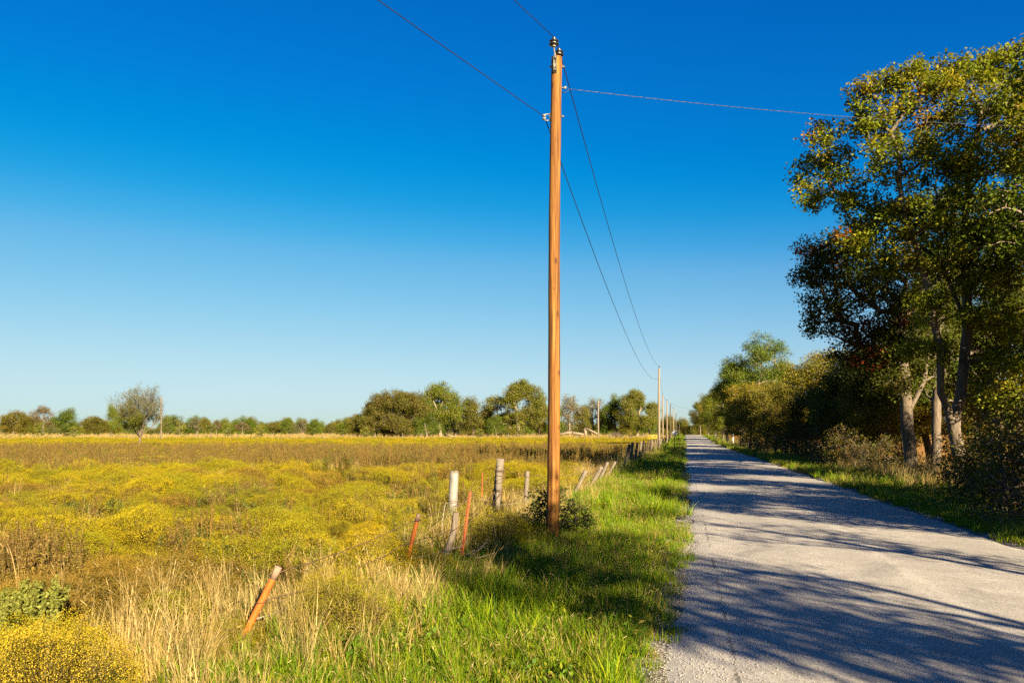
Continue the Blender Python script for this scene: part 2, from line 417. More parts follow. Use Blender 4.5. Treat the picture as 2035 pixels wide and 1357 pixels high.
def ground_material():
    m, nt, out = new_mat('ground')
    tc = nt.nodes.new('ShaderNodeTexCoord')
    uv = nt.nodes.new('ShaderNodeUVMap'); uv.uv_map = 'st'
    sep = nt.nodes.new('ShaderNodeSeparateXYZ'); nt.links.new(uv.outputs[0], sep.inputs[0])
    t = sep.outputs['X']
    so = nt.nodes.new('ShaderNodeSeparateXYZ'); nt.links.new(tc.outputs['Object'], so.inputs[0])
    y = so.outputs['Y']
    n1 = noise(nt, 0.9, 6, 0.65, tc.outputs['Object']); n2 = noise(nt, 14, 5, 0.7, tc.outputs['Object']); n3 = noise(nt, 0.06, 4, 0.6, tc.outputs['Object'])
    field = ramp(nt, [(0.25, (0.05, 0.038, 0.010)), (0.5, (0.11, 0.085, 0.014)), (0.75, (0.16, 0.125, 0.022))]); nt.links.new(n2.outputs['Fac'], field.inputs[0])
    yellow = ramp(nt, [(0.3, (0.17, 0.13, 0.012)), (0.7, (0.24, 0.185, 0.018))]); nt.links.new(n1.outputs['Fac'], yellow.inputs[0])
    tan = ramp(nt, [(0.3, (0.22, 0.155, 0.065)), (0.7, (0.32, 0.24, 0.11))]); nt.links.new(n1.outputs['Fac'], tan.inputs[0])
    verge = ramp(nt, [(0.25, (0.05, 0.055, 0.012)), (0.55, (0.10, 0.12, 0.02)), (0.8, (0.20, 0.17, 0.06))]); nt.links.new(n2.outputs['Fac'], verge.inputs[0])
    orange = ramp(nt, [(0.3, (0.26, 0.135, 0.04)), (0.7, (0.36, 0.21, 0.075))]); nt.links.new(n2.outputs['Fac'], orange.inputs[0])
    def step(v, a, b):
        return mathn(nt, 'DIVIDE', mathn(nt, 'SUBTRACT', v, a), b - a, True)
    wob = mathn(nt, 'MULTIPLY', mathn(nt, 'SUBTRACT', n1.outputs['Fac'], 0.5), 1.4)
    tt = mathn(nt, 'ADD', t, wob)
    yy = mathn(nt, 'ADD', y, mathn(nt, 'MULTIPLY', mathn(nt, 'SUBTRACT', n3.outputs['Fac'], 0.5), 24))
    c = mixc(nt, step(yy, 70, 84), field.outputs[0], yellow.outputs[0])
    c = mixc(nt, step(yy, 150, 158), c, tan.outputs[0])
    c = mixc(nt, step(tt, -3.9, -2.9), c, verge.outputs[0])
    c = mixc(nt, step(tt, 9.5, 11.5), c, orange.outputs[0])
    # thin bare gravel beside the seal
    n5 = noise(nt, 60, 3, 0.6, tc.outputs['Object'])
    gravel = ramp(nt, [(0.35, (0.13, 0.12, 0.10)), (0.6, (0.34, 0.32, 0.29))]); nt.links.new(n5.outputs['Fac'], gravel.inputs[0])
    g = mathn(nt, 'MULTIPLY', step(tt, -0.5, -0.1), mathn(nt, 'SUBTRACT', 1.0, step(tt, 5.1, 5.3)))
    c = mixc(nt, g, c, gravel.outputs[0])
    c = mixc(nt, 1.0, c, (KA, KA, KA), 'MULTIPLY')
    b = nt.nodes.new('ShaderNodeBsdfPrincipled'); nt.links.new(c, b.inputs['Base Color'])
    b.inputs['Roughness'].default_value = 1.0; b.inputs['Specular IOR Level'].default_value = 0.0
    bp = nt.nodes.new('ShaderNodeBump'); bp.inputs['Strength'].default_value = 0.8; bp.inputs['Distance'].default_value = 0.05
    nt.links.new(n2.outputs['Fac'], bp.inputs['Height']); nt.links.new(bp.outputs[0], b.inputs['Normal'])
    nt.links.new(b.outputs[0], out.inputs['Surface'])
    return m

# ------------------------------------------------------------------ ground and road
def growing(a, step, end, rate):
    v = [a]; 
    while v[-1] < end:
        v.append(v[-1] + step); step *= rate
    return v
S_ROWS = np.array([-60, -45, -30, -20, -12, -7] + list(np.arange(-4, 40, 0.5)) + growing(40, 0.6, 3600, 1.028))
T_L = [-0.0 - v for v in growing(0.55, 0.30, 4200, 1.075)][::-1]
T_R = growing(5.5, 0.35, 3200, 1.09)
T_COLS = np.array(T_L + [-0.3, -0.05, 0.35, 2.5, 4.6, 5.02, 5.25] + T_R)

def grid_sheet(name, rows, cols, zfun, mat):
    S, T = np.meshgrid(rows, cols, indexing='ij')
    X, Y = st(S, T)
    Z = zfun(X, Y, S, T)
    v = np.stack([X, Y, Z], -1).reshape(-1, 3)
    n, k = S.shape
    i = (np.arange(n - 1)[:, None] * k + np.arange(k - 1)[None, :]).ravel()
    q = np.stack([i, i + 1, i + k + 1, i + k], -1)
    me = mesh_np(name, v, q, mat, None, True)
    uv = me.uv_layers.new(name='st')
    li = np.empty(len(me.loops), np.int32); me.loops.foreach_get('vertex_index', li)
    st_ = np.stack([T.ravel(), S.ravel()], -1)[li].astype(np.float32)
    uv.data.foreach_set('uv', st_.ravel())
    return me

g = obj('field_ground', grid_sheet('field_ground', S_ROWS, T_COLS, lambda X, Y, S, T: terrain(X, Y), ground_material()))
tag(g, 'level pasture ground reaching to the far tree line', 'ground', kind='structure')

ROAD_COLS = np.array([0.0, 0.12, 0.35, 0.8, 1.5, 2.5, 3.5, 4.2, 4.65, 4.9, 5.0])
def road_z(X, Y, S, T):
    crown = 0.045 * (1 - ((T - 2.5) / 2.5) ** 2)
    return swell(Y) + crown - 0.012
def road_rows():
    return S_ROWS[(S_ROWS > -61) & (S_ROWS < 900)]
rows = road_rows()
Sg, Tg = np.meshgrid(rows, ROAD_COLS, indexing='ij')
# ragged edges
le = -0.28 * np.exp(-((rows - 5.0) / 4.5) ** 2) + 0.10 + 0.06 * np.sin(rows * 1.7) + 0.05 * np.sin(rows * 4.1 + 1) + 0.03 * np.sin(rows * 9.3)
re_ = 4.92 + 0.05 * np.sin(rows * 1.1 + 2) + 0.03 * np.sin(rows * 3.7) + 0.02 * np.sin(rows * 8.1)
Tw = le[:, None] + (Tg / 5.0) * (re_ - le)[:, None]
Xr, Yr = st(Sg, Tw)
Zr = road_z(Xr, Yr, Sg, Tw)
Zr[:, 0] -= 0.03; Zr[:, -1] -= 0.03
v = np.stack([Xr, Yr, Zr], -1).reshape(-1, 3)
n, k = Sg.shape
i = (np.arange(n - 1)[:, None] * k + np.arange(k - 1)[None, :]).ravel()
rm = mesh_np('road', v, np.stack([i, i + 1, i + k + 1, i + k], -1), road_material(), None, True)
uv = rm.uv_layers.new(name='st')
li = np.empty(len(rm.loops), np.int32); rm.loops.foreach_get('vertex_index', li)
uv.data.foreach_set('uv', np.stack([Tw.ravel(), Sg.ravel()], -1)[li].astype(np.float32).ravel())
tag(obj('road', rm), 'narrow grey chip seal country road striped with tree shadows', 'road', kind='structure')

# gravel farm entrance on the right, beyond the yellow trees
def driveway():
    rows2 = np.linspace(0, 1, 14); mbv = []
    for u in rows2:
        tpos = 4.8 + u * 16
        for w in (-1, 0, 1):
            s = 108 + w * (2.0 + 2.2 * (1 - u) ** 3)
            x, y = st(s, tpos)
            mbv.append((x, y, tz(x, y) + 0.10 + (0.02 if w == 0 else -0.06)))
    q = [(r * 3 + c, r * 3 + c + 1, r * 3 + c + 4, r * 3 + c + 3) for r in range(13) for c in range(2)]
    m = solid_mat('driveway_gravel', [(0.3, (0.30, 0.28, 0.25)), (0.7, (0.48, 0.45, 0.41))], (3, 3, 3), 2, 0.9, 0.4, 0.02)
    tag(obj('driveway', mesh_np('driveway', mbv, np.array(q), m)), 'pale gravel farm entrance leaving the road on the right', 'driveway', kind='structure')
driveway()

# ------------------------------------------------------------------ trees
def rot_frames(n):
    u = rng.normal(size=(n, 3)); u /= np.linalg.norm(u, axis=1)[:, None]
    return u

def leaf_quads(pos, size, up=0.45, aspect=0.55, droop=0.0):
    n = len(pos)
    nor = rng.normal(size=(n, 3)); nor[:, 2] = np.abs(nor[:, 2]) + up
    nor /= np.linalg.norm(nor, axis=1)[:, None]
    a = rng.normal(size=(n, 3)); a[:, 2] -= droop
    a -= (a * nor).sum(1)[:, None] * nor; a /= np.linalg.norm(a, axis=1)[:, None] + 1e-9
    b = np.cross(nor, a)
    L = (size * rng.uniform(0.65, 1.3, n))[:, None]
    W = L * aspect * 0.5
    fold = nor * W * 0.5
    v = np.stack([pos, pos + a * L * 0.45 + b * W + fold, pos + a * L, pos + a * L * 0.45 - b * W + fold], 1).reshape(-1, 3)
    q = np.arange(n * 4).reshape(-1, 4)
    return v, q

def frusta(p0, p1, r0, r1, sides):
    d = p1 - p0; ln = np.linalg.norm(d, axis=1)[:, None] + 1e-9; d = d / ln
    ref = np.where(np.abs(d[:, 2:3]) < 0.9, np.array([[0, 0, 1.0]]), np.array([[1.0, 0, 0]]))
    u = np.cross(d, ref); u /= np.linalg.norm(u, axis=1)[:, None] + 1e-9
    w = np.cross(d, u)
    a = np.arange(sides) / sides * 2 * np.pi
    circ = np.cos(a)[None, :, None] * u[:, None, :] + np.sin(a)[None, :, None] * w[:, None, :]
    v = np.concatenate([p0[:, None, :] + circ * r0[:, None, None], (p1 + d * 0.3 * r1[:, None])[:, None, :] + circ * r1[:, None, None]], 1).reshape(-1, 3)
    base = np.arange(len(p0))[:, None] * 2 * sides; j = np.arange(sides)[None, :]; k = (j + 1) % sides
    q = np.stack([base + j, base + k, base + sides + k, base + sides + j], -1).reshape(-1, 4)
    return v, q

def grow(trunk, r0, blobs, tips_per, step=0.45, wander=0.10, bow=0.10, wl=(0.25, 0.12)):
    """skeleton: trunk polyline(s), then limbs to each blob, then twigs to points in the blobs. blobs: (x,y,z,r,(flat))"""
    nodes = []; par = []; plen = []
    trunks = trunk if isinstance(trunk[0][0], (list, tuple, np.ndarray)) else [trunk]
    for ti, tr in enumerate(trunks):
        tr = [np.array(p, float) for p in tr]
        prev = -1
        if ti > 0:
            dd = [np.linalg.norm(nn - tr[0]) for nn in nodes]; prev = int(np.argmin(dd))
            tr = [nodes[prev]] + tr[1:]
        for a, b in zip(tr[:-1], tr[1:]):
            m = max(1, int(np.linalg.norm(b - a) / step))
            for i in range(m):
                if prev == -1:
                    nodes.append(a.copy()); par.append(-1); plen.append(0.0); prev = 0
                p = a + (b - a) * (i + 1) / m
                p = p + rng.normal(0, 0.03, 3) * step
                nodes.append(p); par.append(prev); plen.append(plen[prev] + np.linalg.norm(p - nodes[prev])); prev = len(nodes) - 1
    ntrunk = len(nodes)
    zmin_attach = nodes[0][2] + 0.25 * (nodes[ntrunk - 1][2] - nodes[0][2])
    cap = 20000
    NA = np.zeros((cap, 3)); NA[:ntrunk] = nodes
    PL = np.zeros(cap); PL[:ntrunk] = plen
    PA = np.full(cap, -1, int); PA[:ntrunk] = par
    cnt = ntrunk
    tips = []
    def attach(target, seg, w):
        nonlocal cnt
        d = target[None, :] - NA[:cnt]
        dist = np.linalg.norm(d, axis=1)
        cost = dist + w * PL[:cnt] + 0.9 * np.clip(-d[:, 2], 0, None) * 0.8 + 2.0 * np.clip(zmin_attach - NA[:cnt, 2], 0, None)
        k = int(np.argmin(cost))
        a = NA[k].copy(); L = dist[k]
        m = max(1, int(L / seg)); prev = k
        side = rng.normal(0, wander, 3) * L; side[2] += bow * L
        for i in range(m):
            u = (i + 1) / m
            p = a + (target - a) * u + side * math.sin(math.pi * u) * 0.8
            if i < m - 1: p = p + rng.normal(0, 0.12, 3) * seg
            if cnt >= cap: return prev
            NA[cnt] = p; PA[cnt] = prev; PL[cnt] = PL[prev] + np.linalg.norm(p - NA[prev]); prev = cnt; cnt += 1
        return prev
    order = sorted(range(len(blobs)), key=lambda i: np.linalg.norm(np.array(blobs[i][:3]) - NA[ntrunk - 1]))
    for i in order:
        attach(np.array(blobs[i][:3], float), step, wl[0])
    for i in order:
        b = blobs[i]; r = b[3]; n = max(4, int(tips_per * (r ** 2)))
        fl = b[4] if len(b) > 4 else 0.85
        q = rng.normal(size=(n, 3)); q /= np.linalg.norm(q, axis=1)[:, None]
        q *= (rng.uniform(0.15, 1.0, n) ** 0.45)[:, None] * r
        q[:, 2] *= fl
        for p in q + np.array(b[:3]):
            tips.append((attach(p, step * 0.7, wl[1]), i))
    NA = NA[:cnt]; PA = PA[:cnt]
    load = np.zeros(cnt)
    for k, _ in tips: load[k] += 1
    for k in range(cnt - 1, 0, -1):
        if PA[k] >= 0: load[PA[k]] += max(load[k], 0.3)
    load = np.maximum(load, 0.5)
    ex = 1 / 2.15
    rad = load ** ex
    rad = rad / rad[0] * r0
    return NA, PA, rad, tips, ntrunk

def build_tree(trunk, r0, blobs, tips_per=30, leaves=45, leaf=0.10, spread=0.32, palette=None, bare=None, step=0.45, sides=7,
               min_r=0.006, twigs=3, up=0.45, aspect=0.55, bark='bark', name='tree', blob_tint=None, flare=1.35, wander=0.10, lmat='leaf', bow=0.10, wl=(0.25, 0.12)):
    NA, PA, rad, tips, nt_ = grow(trunk, r0, blobs, tips_per, step, wander, bow, wl)
    rad = np.maximum(rad, min_r)
    k = np.where(PA >= 0)[0]
    p0, p1, ra, rb = NA[PA[k]], NA[k], rad[PA[k]].copy(), rad[k]
    ra = np.minimum(ra, rb * 1.5 + 0.01)
    zb = NA[0][2]
    fl0 = 1 + (flare - 1) * np.exp(-np.clip(p0[:, 2] - zb, 0, None) / 0.35) * (k <= nt_)
    fl1 = 1 + (flare - 1) * np.exp(-np.clip(p1[:, 2] - zb, 0, None) / 0.35) * (k <= nt_)
    ra *= fl0; rb = rb * fl1
    mb = MB()
    thick = rb > 0.03
    if thick.any():
        v, q = frusta(p0[thick], p1[thick], ra[thick], rb[thick], sides); mb.add(v, q)
    if (~thick).any():
        v, q = frusta(p0[~thick], p1[~thick], ra[~thick], rb[~thick], 4); mb.add(v, q)
    tp = np.array([NA[t] for t, _ in tips]); tb = np.array([b for _, b in tips])
    if twigs:
        a = np.repeat(tp, twigs, 0); d = rng.normal(size=a.shape); d[:, 2] += 0.5
        d /= np.linalg.norm(d, axis=1)[:, None]
        e = a + d * (spread * rng.uniform(0.7, 1.7, len(a)))[:, None]
        v, q = frusta(a, e, np.full(len(a), min_r), np.full(len(a), min_r * 0.5), 3); mb.add(v, q)
    trunk_me = mb.mesh(name + '_trunk', M[bark], True)
    palette = np.array(palette if palette is not None else [(0.09, 0.12, 0.02), (0.12, 0.15, 0.025), (0.17, 0.16, 0.03)])
    nl = np.full(len(tp), leaves, float)
    if bare is not None:
        nl *= np.array([bare(p) for p in tp])
    nl *= rng.uniform(0.5, 1.5, len(tp))
    nl = nl.astype(int)
    pos = np.repeat(tp, nl, 0); bi = np.repeat(tb, nl); ti = np.repeat(np.arange(len(tp)), nl)
    if len(pos):
        off = rng.normal(size=pos.shape); ol = np.linalg.norm(off, axis=1)[:, None]
        off = off / ol * np.minimum(ol, 2.1) * spread * np.array([1, 1, 0.75])
        pos = pos + off
        pos[:, 2] = np.maximum(pos[:, 2], NA[0][2] + 0.02)
        v, q = leaf_quads(pos, leaf, up, aspect)
        wt = rng.random((len(tp), len(palette))) ** 2.5
        wt /= wt.sum(1)[:, None]
        tc = wt @ palette
        col = tc[ti]
        if blob_tint:
            for b, c, f in blob_tint:
                mk = (bi == b) & (rng.random(len(tp)) < f)[ti]
                col[mk] = np.array(c)
        col = col * rng.uniform(0.88, 1.12, (len(col), 1)) 
        crown_me = mesh_np(name + '_crown', v, q, M[lmat], np.clip(col, 0.003, 0.9))
    else: crown_me = None
    return trunk_me, crown_me

def place_tree(meshes, kind, loc, label, cat='tree', group=None, rz=0.0, sc=1.0):
    e = empty(kind, loc, rz, sc)
    tag(e, label, cat, group)
    obj('trunk' if cat == 'tree' else 'stem', meshes[0], e)
    if meshes[1]: obj('crown' if cat == 'tree' else 'foliage', meshes[1], e)
    return e

OLIVE = [(0.11, 0.12, 0.018), (0.15, 0.155, 0.022), (0.20, 0.17, 0.025)]
GREEN = [(0.07, 0.125, 0.012), (0.10, 0.165, 0.016), (0.16, 0.19, 0.018)]
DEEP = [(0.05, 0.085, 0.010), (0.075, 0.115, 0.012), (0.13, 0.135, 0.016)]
OAK = [(0.10, 0.155, 0.010), (0.145, 0.195, 0.012), (0.205, 0.22, 0.014), (0.27, 0.22, 0.016), (0.115, 0.175, 0.011)]
GOLD = [(0.19, 0.175, 0.016), (0.28, 0.23, 0.018), (0.34, 0.25, 0.02), (0.15, 0.16, 0.016)]
BROWN = [(0.16, 0.11, 0.04), (0.12, 0.10, 0.03), (0.20, 0.15, 0.05)]
GREYG = [(0.11, 0.12, 0.05), (0.14, 0.15, 0.07), (0.10, 0.10, 0.05)]
YELG = [(0.17, 0.19, 0.02), (0.24, 0.23, 0.025), (0.13, 0.17, 0.02)]

def crown_blobs(h, w, base, n, seed, r=(0.20, 0.32), squash=1.0, top_bias=0.0):
    """blob list for a generic crown: total height h, width w, crown starts at height base"""
    rs = np.random.default_rng(seed)
    out = []
    ch = h - base
    for i in range(n):
        u = rs.normal(size=3); u /= np.linalg.norm(u)
        f = rs.uniform(0.45, 0.85)
        rr = rs.uniform(*r) * min(w, ch * 1.3) * 0.62
        z = base + ch * (0.48 + 0.5 * u[2] * f) + top_bias * rs.random()
        lim = 1.0 - 0.25 * max(0, (z - base) / ch - 0.5)
        out.append((u[0] * f * w * 0.5 * lim, u[1] * f * w * 0.5 * lim, max(base + rr * 0.6, min(z, h - rr * 0.8)), rr))
    out.append((0, 0, h - 0.2 * ch, 0.2 * ch))
    return out

def generic(name, h, w, base, n, seed, r0, palette, **kw):
    rs = np.random.default_rng(seed + 77)
    lean = rs.normal(0, 0.06, 2) * h
    tr = [(0, 0, -0.15), (lean[0] * 0.2, lean[1] * 0.2, base * 0.6), (lean[0], lean[1], base + (h - base) * 0.45)]
    return build_tree(tr, r0, crown_blobs(h, w, base, n, seed), palette=palette, name=name, **kw)

# --- big trees by the road on the right, each shaped from its own limbs
def local_blobs(base, d0, items):
    """items: (px, py, rpx, depth) -> blobs relative to base"""
    out = []
    for px, py, r, d in items:
        p = P(px, py, d) - base
        out.append((p.x, p.y, p.z, r * d / F))
    return out

def near_tree(px, d, name): 
    x, y = px_at(px, d); return Vector((x, y, tz(x, y)))

bH = near_tree(1914, 24.8, 'oak')
def tr_pts(base, pts):
    out = [(0, 0, -0.2)]
    for px, py, d in pts:
        p = P(px, py, d) - base; out.append((p.x, p.y, p.z))
    return out
H_tr = [tr_pts(bH, [(1906, 900, 24.8), (1895, 850, 24.7), (1908, 790, 24.7), (1925, 650, 24.6), (1915, 480, 24.4), (1925, 320, 24.3)]),
        tr_pts(bH, [(1900, 850, 24.7), (1870, 780, 24.5), (1868, 690, 24.3), (1835, 540, 24.2), (1790, 400, 24.0)])[1:],
        tr_pts(bH, [(1925, 650, 24.6), (1870, 520, 25), (1760, 440, 25.5), (1680, 390, 26)])[1:]]
H_bl = local_blobs(bH, 24.8, [(1645, 300, 52, 26), (1612, 345, 40, 26.2), (1590, 400, 34, 26.2), (1660, 380, 52, 26), (1630, 270, 26, 26), (1715, 420, 52, 25.5), (1720, 185, 34, 24.5), (1705, 235, 30, 24.8),
     (1765, 180, 44, 24.3), (1810, 160, 42, 24), (1750, 250, 55, 24.6), (1840, 215, 65, 24.2), (1890, 165, 50, 24.5), (1925, 150, 42, 25), (1965, 135, 46, 24.5), (2030, 140, 62, 24),
     (1950, 220, 75, 23.8), (2030, 250, 80, 24.5), (1790, 320, 70, 24), (1880, 320, 75, 23.6), (1960, 340, 80, 23.6), (2050, 380, 80, 24), (1760, 440, 50, 24.8), (1830, 420, 72, 24.0),
     (1920, 430, 75, 23.7), (2000, 470, 75, 24), (1700, 470, 44, 25), (1790, 500, 55, 24.5), (1870, 520, 60, 24.2), (1950, 550, 62, 24), (2040, 520, 70, 23.5), (1990, 620, 50, 24.5), (2090, 300, 90, 24.5), (2120, 450, 80, 24), (2070, 200, 60, 24.5), (1850, 610, 46, 24.2), (1960, 640, 50, 23.8), (2010, 700, 55, 23.6), (1965, 760, 40, 23.6), (2030, 790, 50, 23.4), (1885, 700, 34, 24.4), (1830, 690, 36, 24.6)])
tree_H = build_tree(H_tr, 0.20, H_bl, tips_per=24, leaves=90, leaf=0.126, spread=0.19, palette=OAK, name='tall_oak', sides=10, step=0.5,
                    blob_tint=[(0, (0.26, 0.17, 0.02), .25), (4, (0.26, 0.17, 0.02), .35), (8, (0.25, 0.17, 0.02), .3), (26, (0.30, 0.10, 0.02), .2), (11, (0.24, 0.16, 0.02), .3), (17, (0.22, 0.16, 0.03), .35)])
place_tree(tree_H, 'oak_tree', bH, 'tallest green and gold oak, its crooked pale trunk nearest the road on the right')

bG = near_tree(1812, 30.7, 'oak')
G_tr = [tr_pts(bG, [(1806, 880, 30.7), (1800, 800, 30.6), (1792, 700, 30.5), (1800, 560, 30.2)]),
        tr_pts(bG, [(1803, 830, 30.6), (1835, 760, 30.6), (1860, 640, 30.5)])[1:]]
G_bl = local_blobs(bG, 30.7, [(1615, 500, 28, 30), (1640, 520, 42, 30), (1600, 560, 30, 30), (1670, 500, 48, 30.2), (1640, 595, 42, 30), (1690, 570, 60, 30.4), (1730, 520, 60, 30.8), (1620, 640, 26, 30), (1680, 640, 48, 30.4),
     (1750, 620, 62, 30), (1790, 560, 60, 30), (1740, 690, 55, 30.5), (1800, 670, 60, 29.6), (1850, 600, 62, 31), (1850, 720, 50, 31), (1690, 700, 40, 31), (1770, 760, 44, 30)])
tree_G = build_tree(G_tr, 0.24, G_bl, tips_per=26, leaves=80, leaf=0.128, spread=0.22, palette=DEEP + [(0.11, 0.075, 0.014)], name='dark_oak', sides=10,
                    blob_tint=[(0, (0.34, 0.12, 0.025), .7), (3, (0.28, 0.12, 0.03), .2), (8, (0.16, 0.03, 0.012), .12), (11, (0.16, 0.03, 0.012), .35), (9, (0.14, 0.03, 0.012), .15)])
place_tree(tree_G, 'oak_tree', bG, 'dark oak with rust tinted tip reaching left over the road, below the tallest crown')

bI = near_tree(1858, 32.5, 'oak')
I_tr = [tr_pts(bI, [(1860, 880, 32.5), (1862, 800, 32.5), (1858, 700, 32.5), (1880, 560, 32.5), (1900, 420, 32.5)])]
I_bl = local_blobs(bI, 32.5, [(1880, 420, 70, 33), (1940, 480, 75, 33), (1860, 540, 60, 33), (1920, 610, 65, 33.5), (1980, 560, 70, 33), (2010, 640, 60, 33), (1870, 660, 44, 33), (1950, 700, 44, 34), (2030, 720, 55, 33), (1820, 620, 50, 33), (1840, 480, 50, 33.5), (1900, 800, 26, 34), (1830, 780, 34, 34), (1930, 780, 36, 35), (1980, 800, 40, 34)])
tree_I = build_tree(I_tr, 0.19, I_bl, tips_per=24, leaves=75, leaf=0.115, spread=0.25, palette=DEEP, name='slim_oak', sides=9)
place_tree(tree_I, 'oak_tree', bI, 'slim oak with a straight pale trunk between the two thicker trunks on the right')

# right edge tree, nearest of all in the row
bJ = Vector((*st(17.5, 9.0), 0)); bJ.z = tz(bJ.x, bJ.y)
J_bl = [(-1.0, 0.2, 3.0, 0.9), (-0.6, 0.6, 4.2, 1.0), (0.3, -0.2, 5.0, 1.2), (-0.7, -0.4, 5.6, 0.9), (0.2, 0.8, 6.6, 1.1), (1.2, 0.3, 4.0, 1.2), (1.4, -0.6, 5.6, 1.2), (-0.9, 0.4, 2.0, 0.7), (0.4, -0.5, 2.6, 0.9), (0.5, 0, 7.4, 0.9), (-1.2, 0.1, 1.3, 0.5)]
tree_J = build_tree([(0, 0, -0.2), (0.1, 0, 1.4), (0.05, 0.1, 3.2), (0.3, 0, 6)], 0.16, J_bl, tips_per=36, leaves=60, leaf=0.10, spread=0.19, palette=GREEN + [(0.2, 0.15, 0.02)], name='edge_tree', sides=8)
place_tree(tree_J, 'hackberry_tree', bJ, 'bright green leafy tree cut off by the right edge, nearest in the roadside row')

# generic trees along the hedgerow (each mesh shared by a few copies)
g_tall = generic('hedge_tall', 13.6, 8.4, 4.0, 17, 21, 0.22, GREEN, tips_per=13, leaves=80, leaf=0.16, spread=0.34, bark='bark_pale', twigs=2)
g_gold = generic('hedge_gold', 8.2, 6.6, 1.3, 18, 22, 0.15, GOLD, tips_per=17, leaves=70, leaf=0.13, spread=0.30, twigs=5)
g_gold2 = generic('hedge_gold2', 7.6, 7.2, 1.0, 18, 23, 0.14, GOLD[:2] + OLIVE, tips_per=17, leaves=70, leaf=0.13, spread=0.30, twigs=5)
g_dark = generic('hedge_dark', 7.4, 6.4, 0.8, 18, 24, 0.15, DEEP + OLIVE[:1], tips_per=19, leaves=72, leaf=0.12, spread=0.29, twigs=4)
g_round = generic('hedge_round', 11.0, 8.0, 2.2, 18, 25, 0.22, GREEN + GOLD[:1], tips_per=13, leaves=80, leaf=0.16, spread=0.34)

def hedge(px, d, meshes, label, kind='hedgerow_tree', rz=0.0, sc=1.0, group='trees in the roadside hedgerow'):
    x, y = px_at(px, d)
    return place_tree(meshes, kind, (x, y, tz(x, y)), label, 'tree', group, rz, sc)

hedge(1508, 88, g_tall, 'tall pale stemmed green tree rising above the yellow hedgerow trees', rz=0.4)
hedge(1472, 93, g_round, 'dense green tree joined to the left of the tall pale stemmed crown', rz=4.1, sc=1.05)
hedge(1548, 90, g_round, 'dense green tree joined to the right of the tall pale stemmed crown', rz=5.3, sc=0.98)
hedge(1490, 76, g_gold, 'golden yellow tree in front of the tall pale stemmed hedgerow tree', rz=1.0, sc=0.88)
hedge(1555, 66, g_gold2, 'bushy yellow olive tree right of the tall pale stemmed hedgerow tree', rz=2.2, sc=0.84)
hedge(1640, 57, g_gold, 'golden brown tree just left of the dark oaks, touching the sky', rz=3.4, sc=1.02)
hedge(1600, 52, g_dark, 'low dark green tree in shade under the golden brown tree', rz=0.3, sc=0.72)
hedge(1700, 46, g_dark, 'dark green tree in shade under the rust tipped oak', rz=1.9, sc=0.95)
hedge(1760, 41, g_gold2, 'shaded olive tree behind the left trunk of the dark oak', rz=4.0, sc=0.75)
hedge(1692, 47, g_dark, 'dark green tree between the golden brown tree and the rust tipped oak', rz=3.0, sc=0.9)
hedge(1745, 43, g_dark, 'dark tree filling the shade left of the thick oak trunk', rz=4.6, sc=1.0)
hedge(1448, 118, g_round, 'rounded green tree left of the tall pale stemmed hedgerow tree', rz=0.8, sc=0.95)
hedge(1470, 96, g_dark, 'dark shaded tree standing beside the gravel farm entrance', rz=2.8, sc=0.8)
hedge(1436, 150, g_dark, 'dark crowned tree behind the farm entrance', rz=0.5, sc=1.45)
hedge(1425, 185, g_round, 'green tree far down the right side of the road', rz=2.0, sc=1.15)
hedge(1408, 215, g_gold2, 'olive tree overhanging the far end of the road', rz=5.0, sc=1.5)
hedge(1392, 250, g_round, 'last green tree of the hedgerow where the road meets the sky', rz=3.0, sc=1.05)
hedge(1940, 40, g_gold, 'small gold tree standing behind the crooked pale oak trunk', rz=5.2, sc=0.62)

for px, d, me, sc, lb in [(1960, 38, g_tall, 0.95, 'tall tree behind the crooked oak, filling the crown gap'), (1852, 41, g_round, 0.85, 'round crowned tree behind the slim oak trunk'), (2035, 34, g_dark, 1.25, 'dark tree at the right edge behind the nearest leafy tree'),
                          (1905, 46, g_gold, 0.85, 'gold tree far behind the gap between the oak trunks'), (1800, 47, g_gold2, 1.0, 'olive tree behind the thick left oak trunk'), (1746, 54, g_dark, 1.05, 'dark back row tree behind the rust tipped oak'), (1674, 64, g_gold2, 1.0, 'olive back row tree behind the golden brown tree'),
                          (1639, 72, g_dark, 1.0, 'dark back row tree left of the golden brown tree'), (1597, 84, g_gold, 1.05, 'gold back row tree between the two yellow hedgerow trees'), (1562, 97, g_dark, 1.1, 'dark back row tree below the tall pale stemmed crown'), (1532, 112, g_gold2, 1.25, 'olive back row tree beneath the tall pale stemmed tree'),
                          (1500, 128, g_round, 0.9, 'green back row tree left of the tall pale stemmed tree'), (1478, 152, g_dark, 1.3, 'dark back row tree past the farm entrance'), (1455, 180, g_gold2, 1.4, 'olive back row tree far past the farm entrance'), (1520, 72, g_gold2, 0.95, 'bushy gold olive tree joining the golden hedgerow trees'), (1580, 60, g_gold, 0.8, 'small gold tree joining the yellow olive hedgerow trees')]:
    hedge(px, d, me, lb, rz=(px * 0.37) % 6.28, sc=(sc, sc, sc * (0.62 if 50 < d < 125 and px > 1525 else 0.95)))

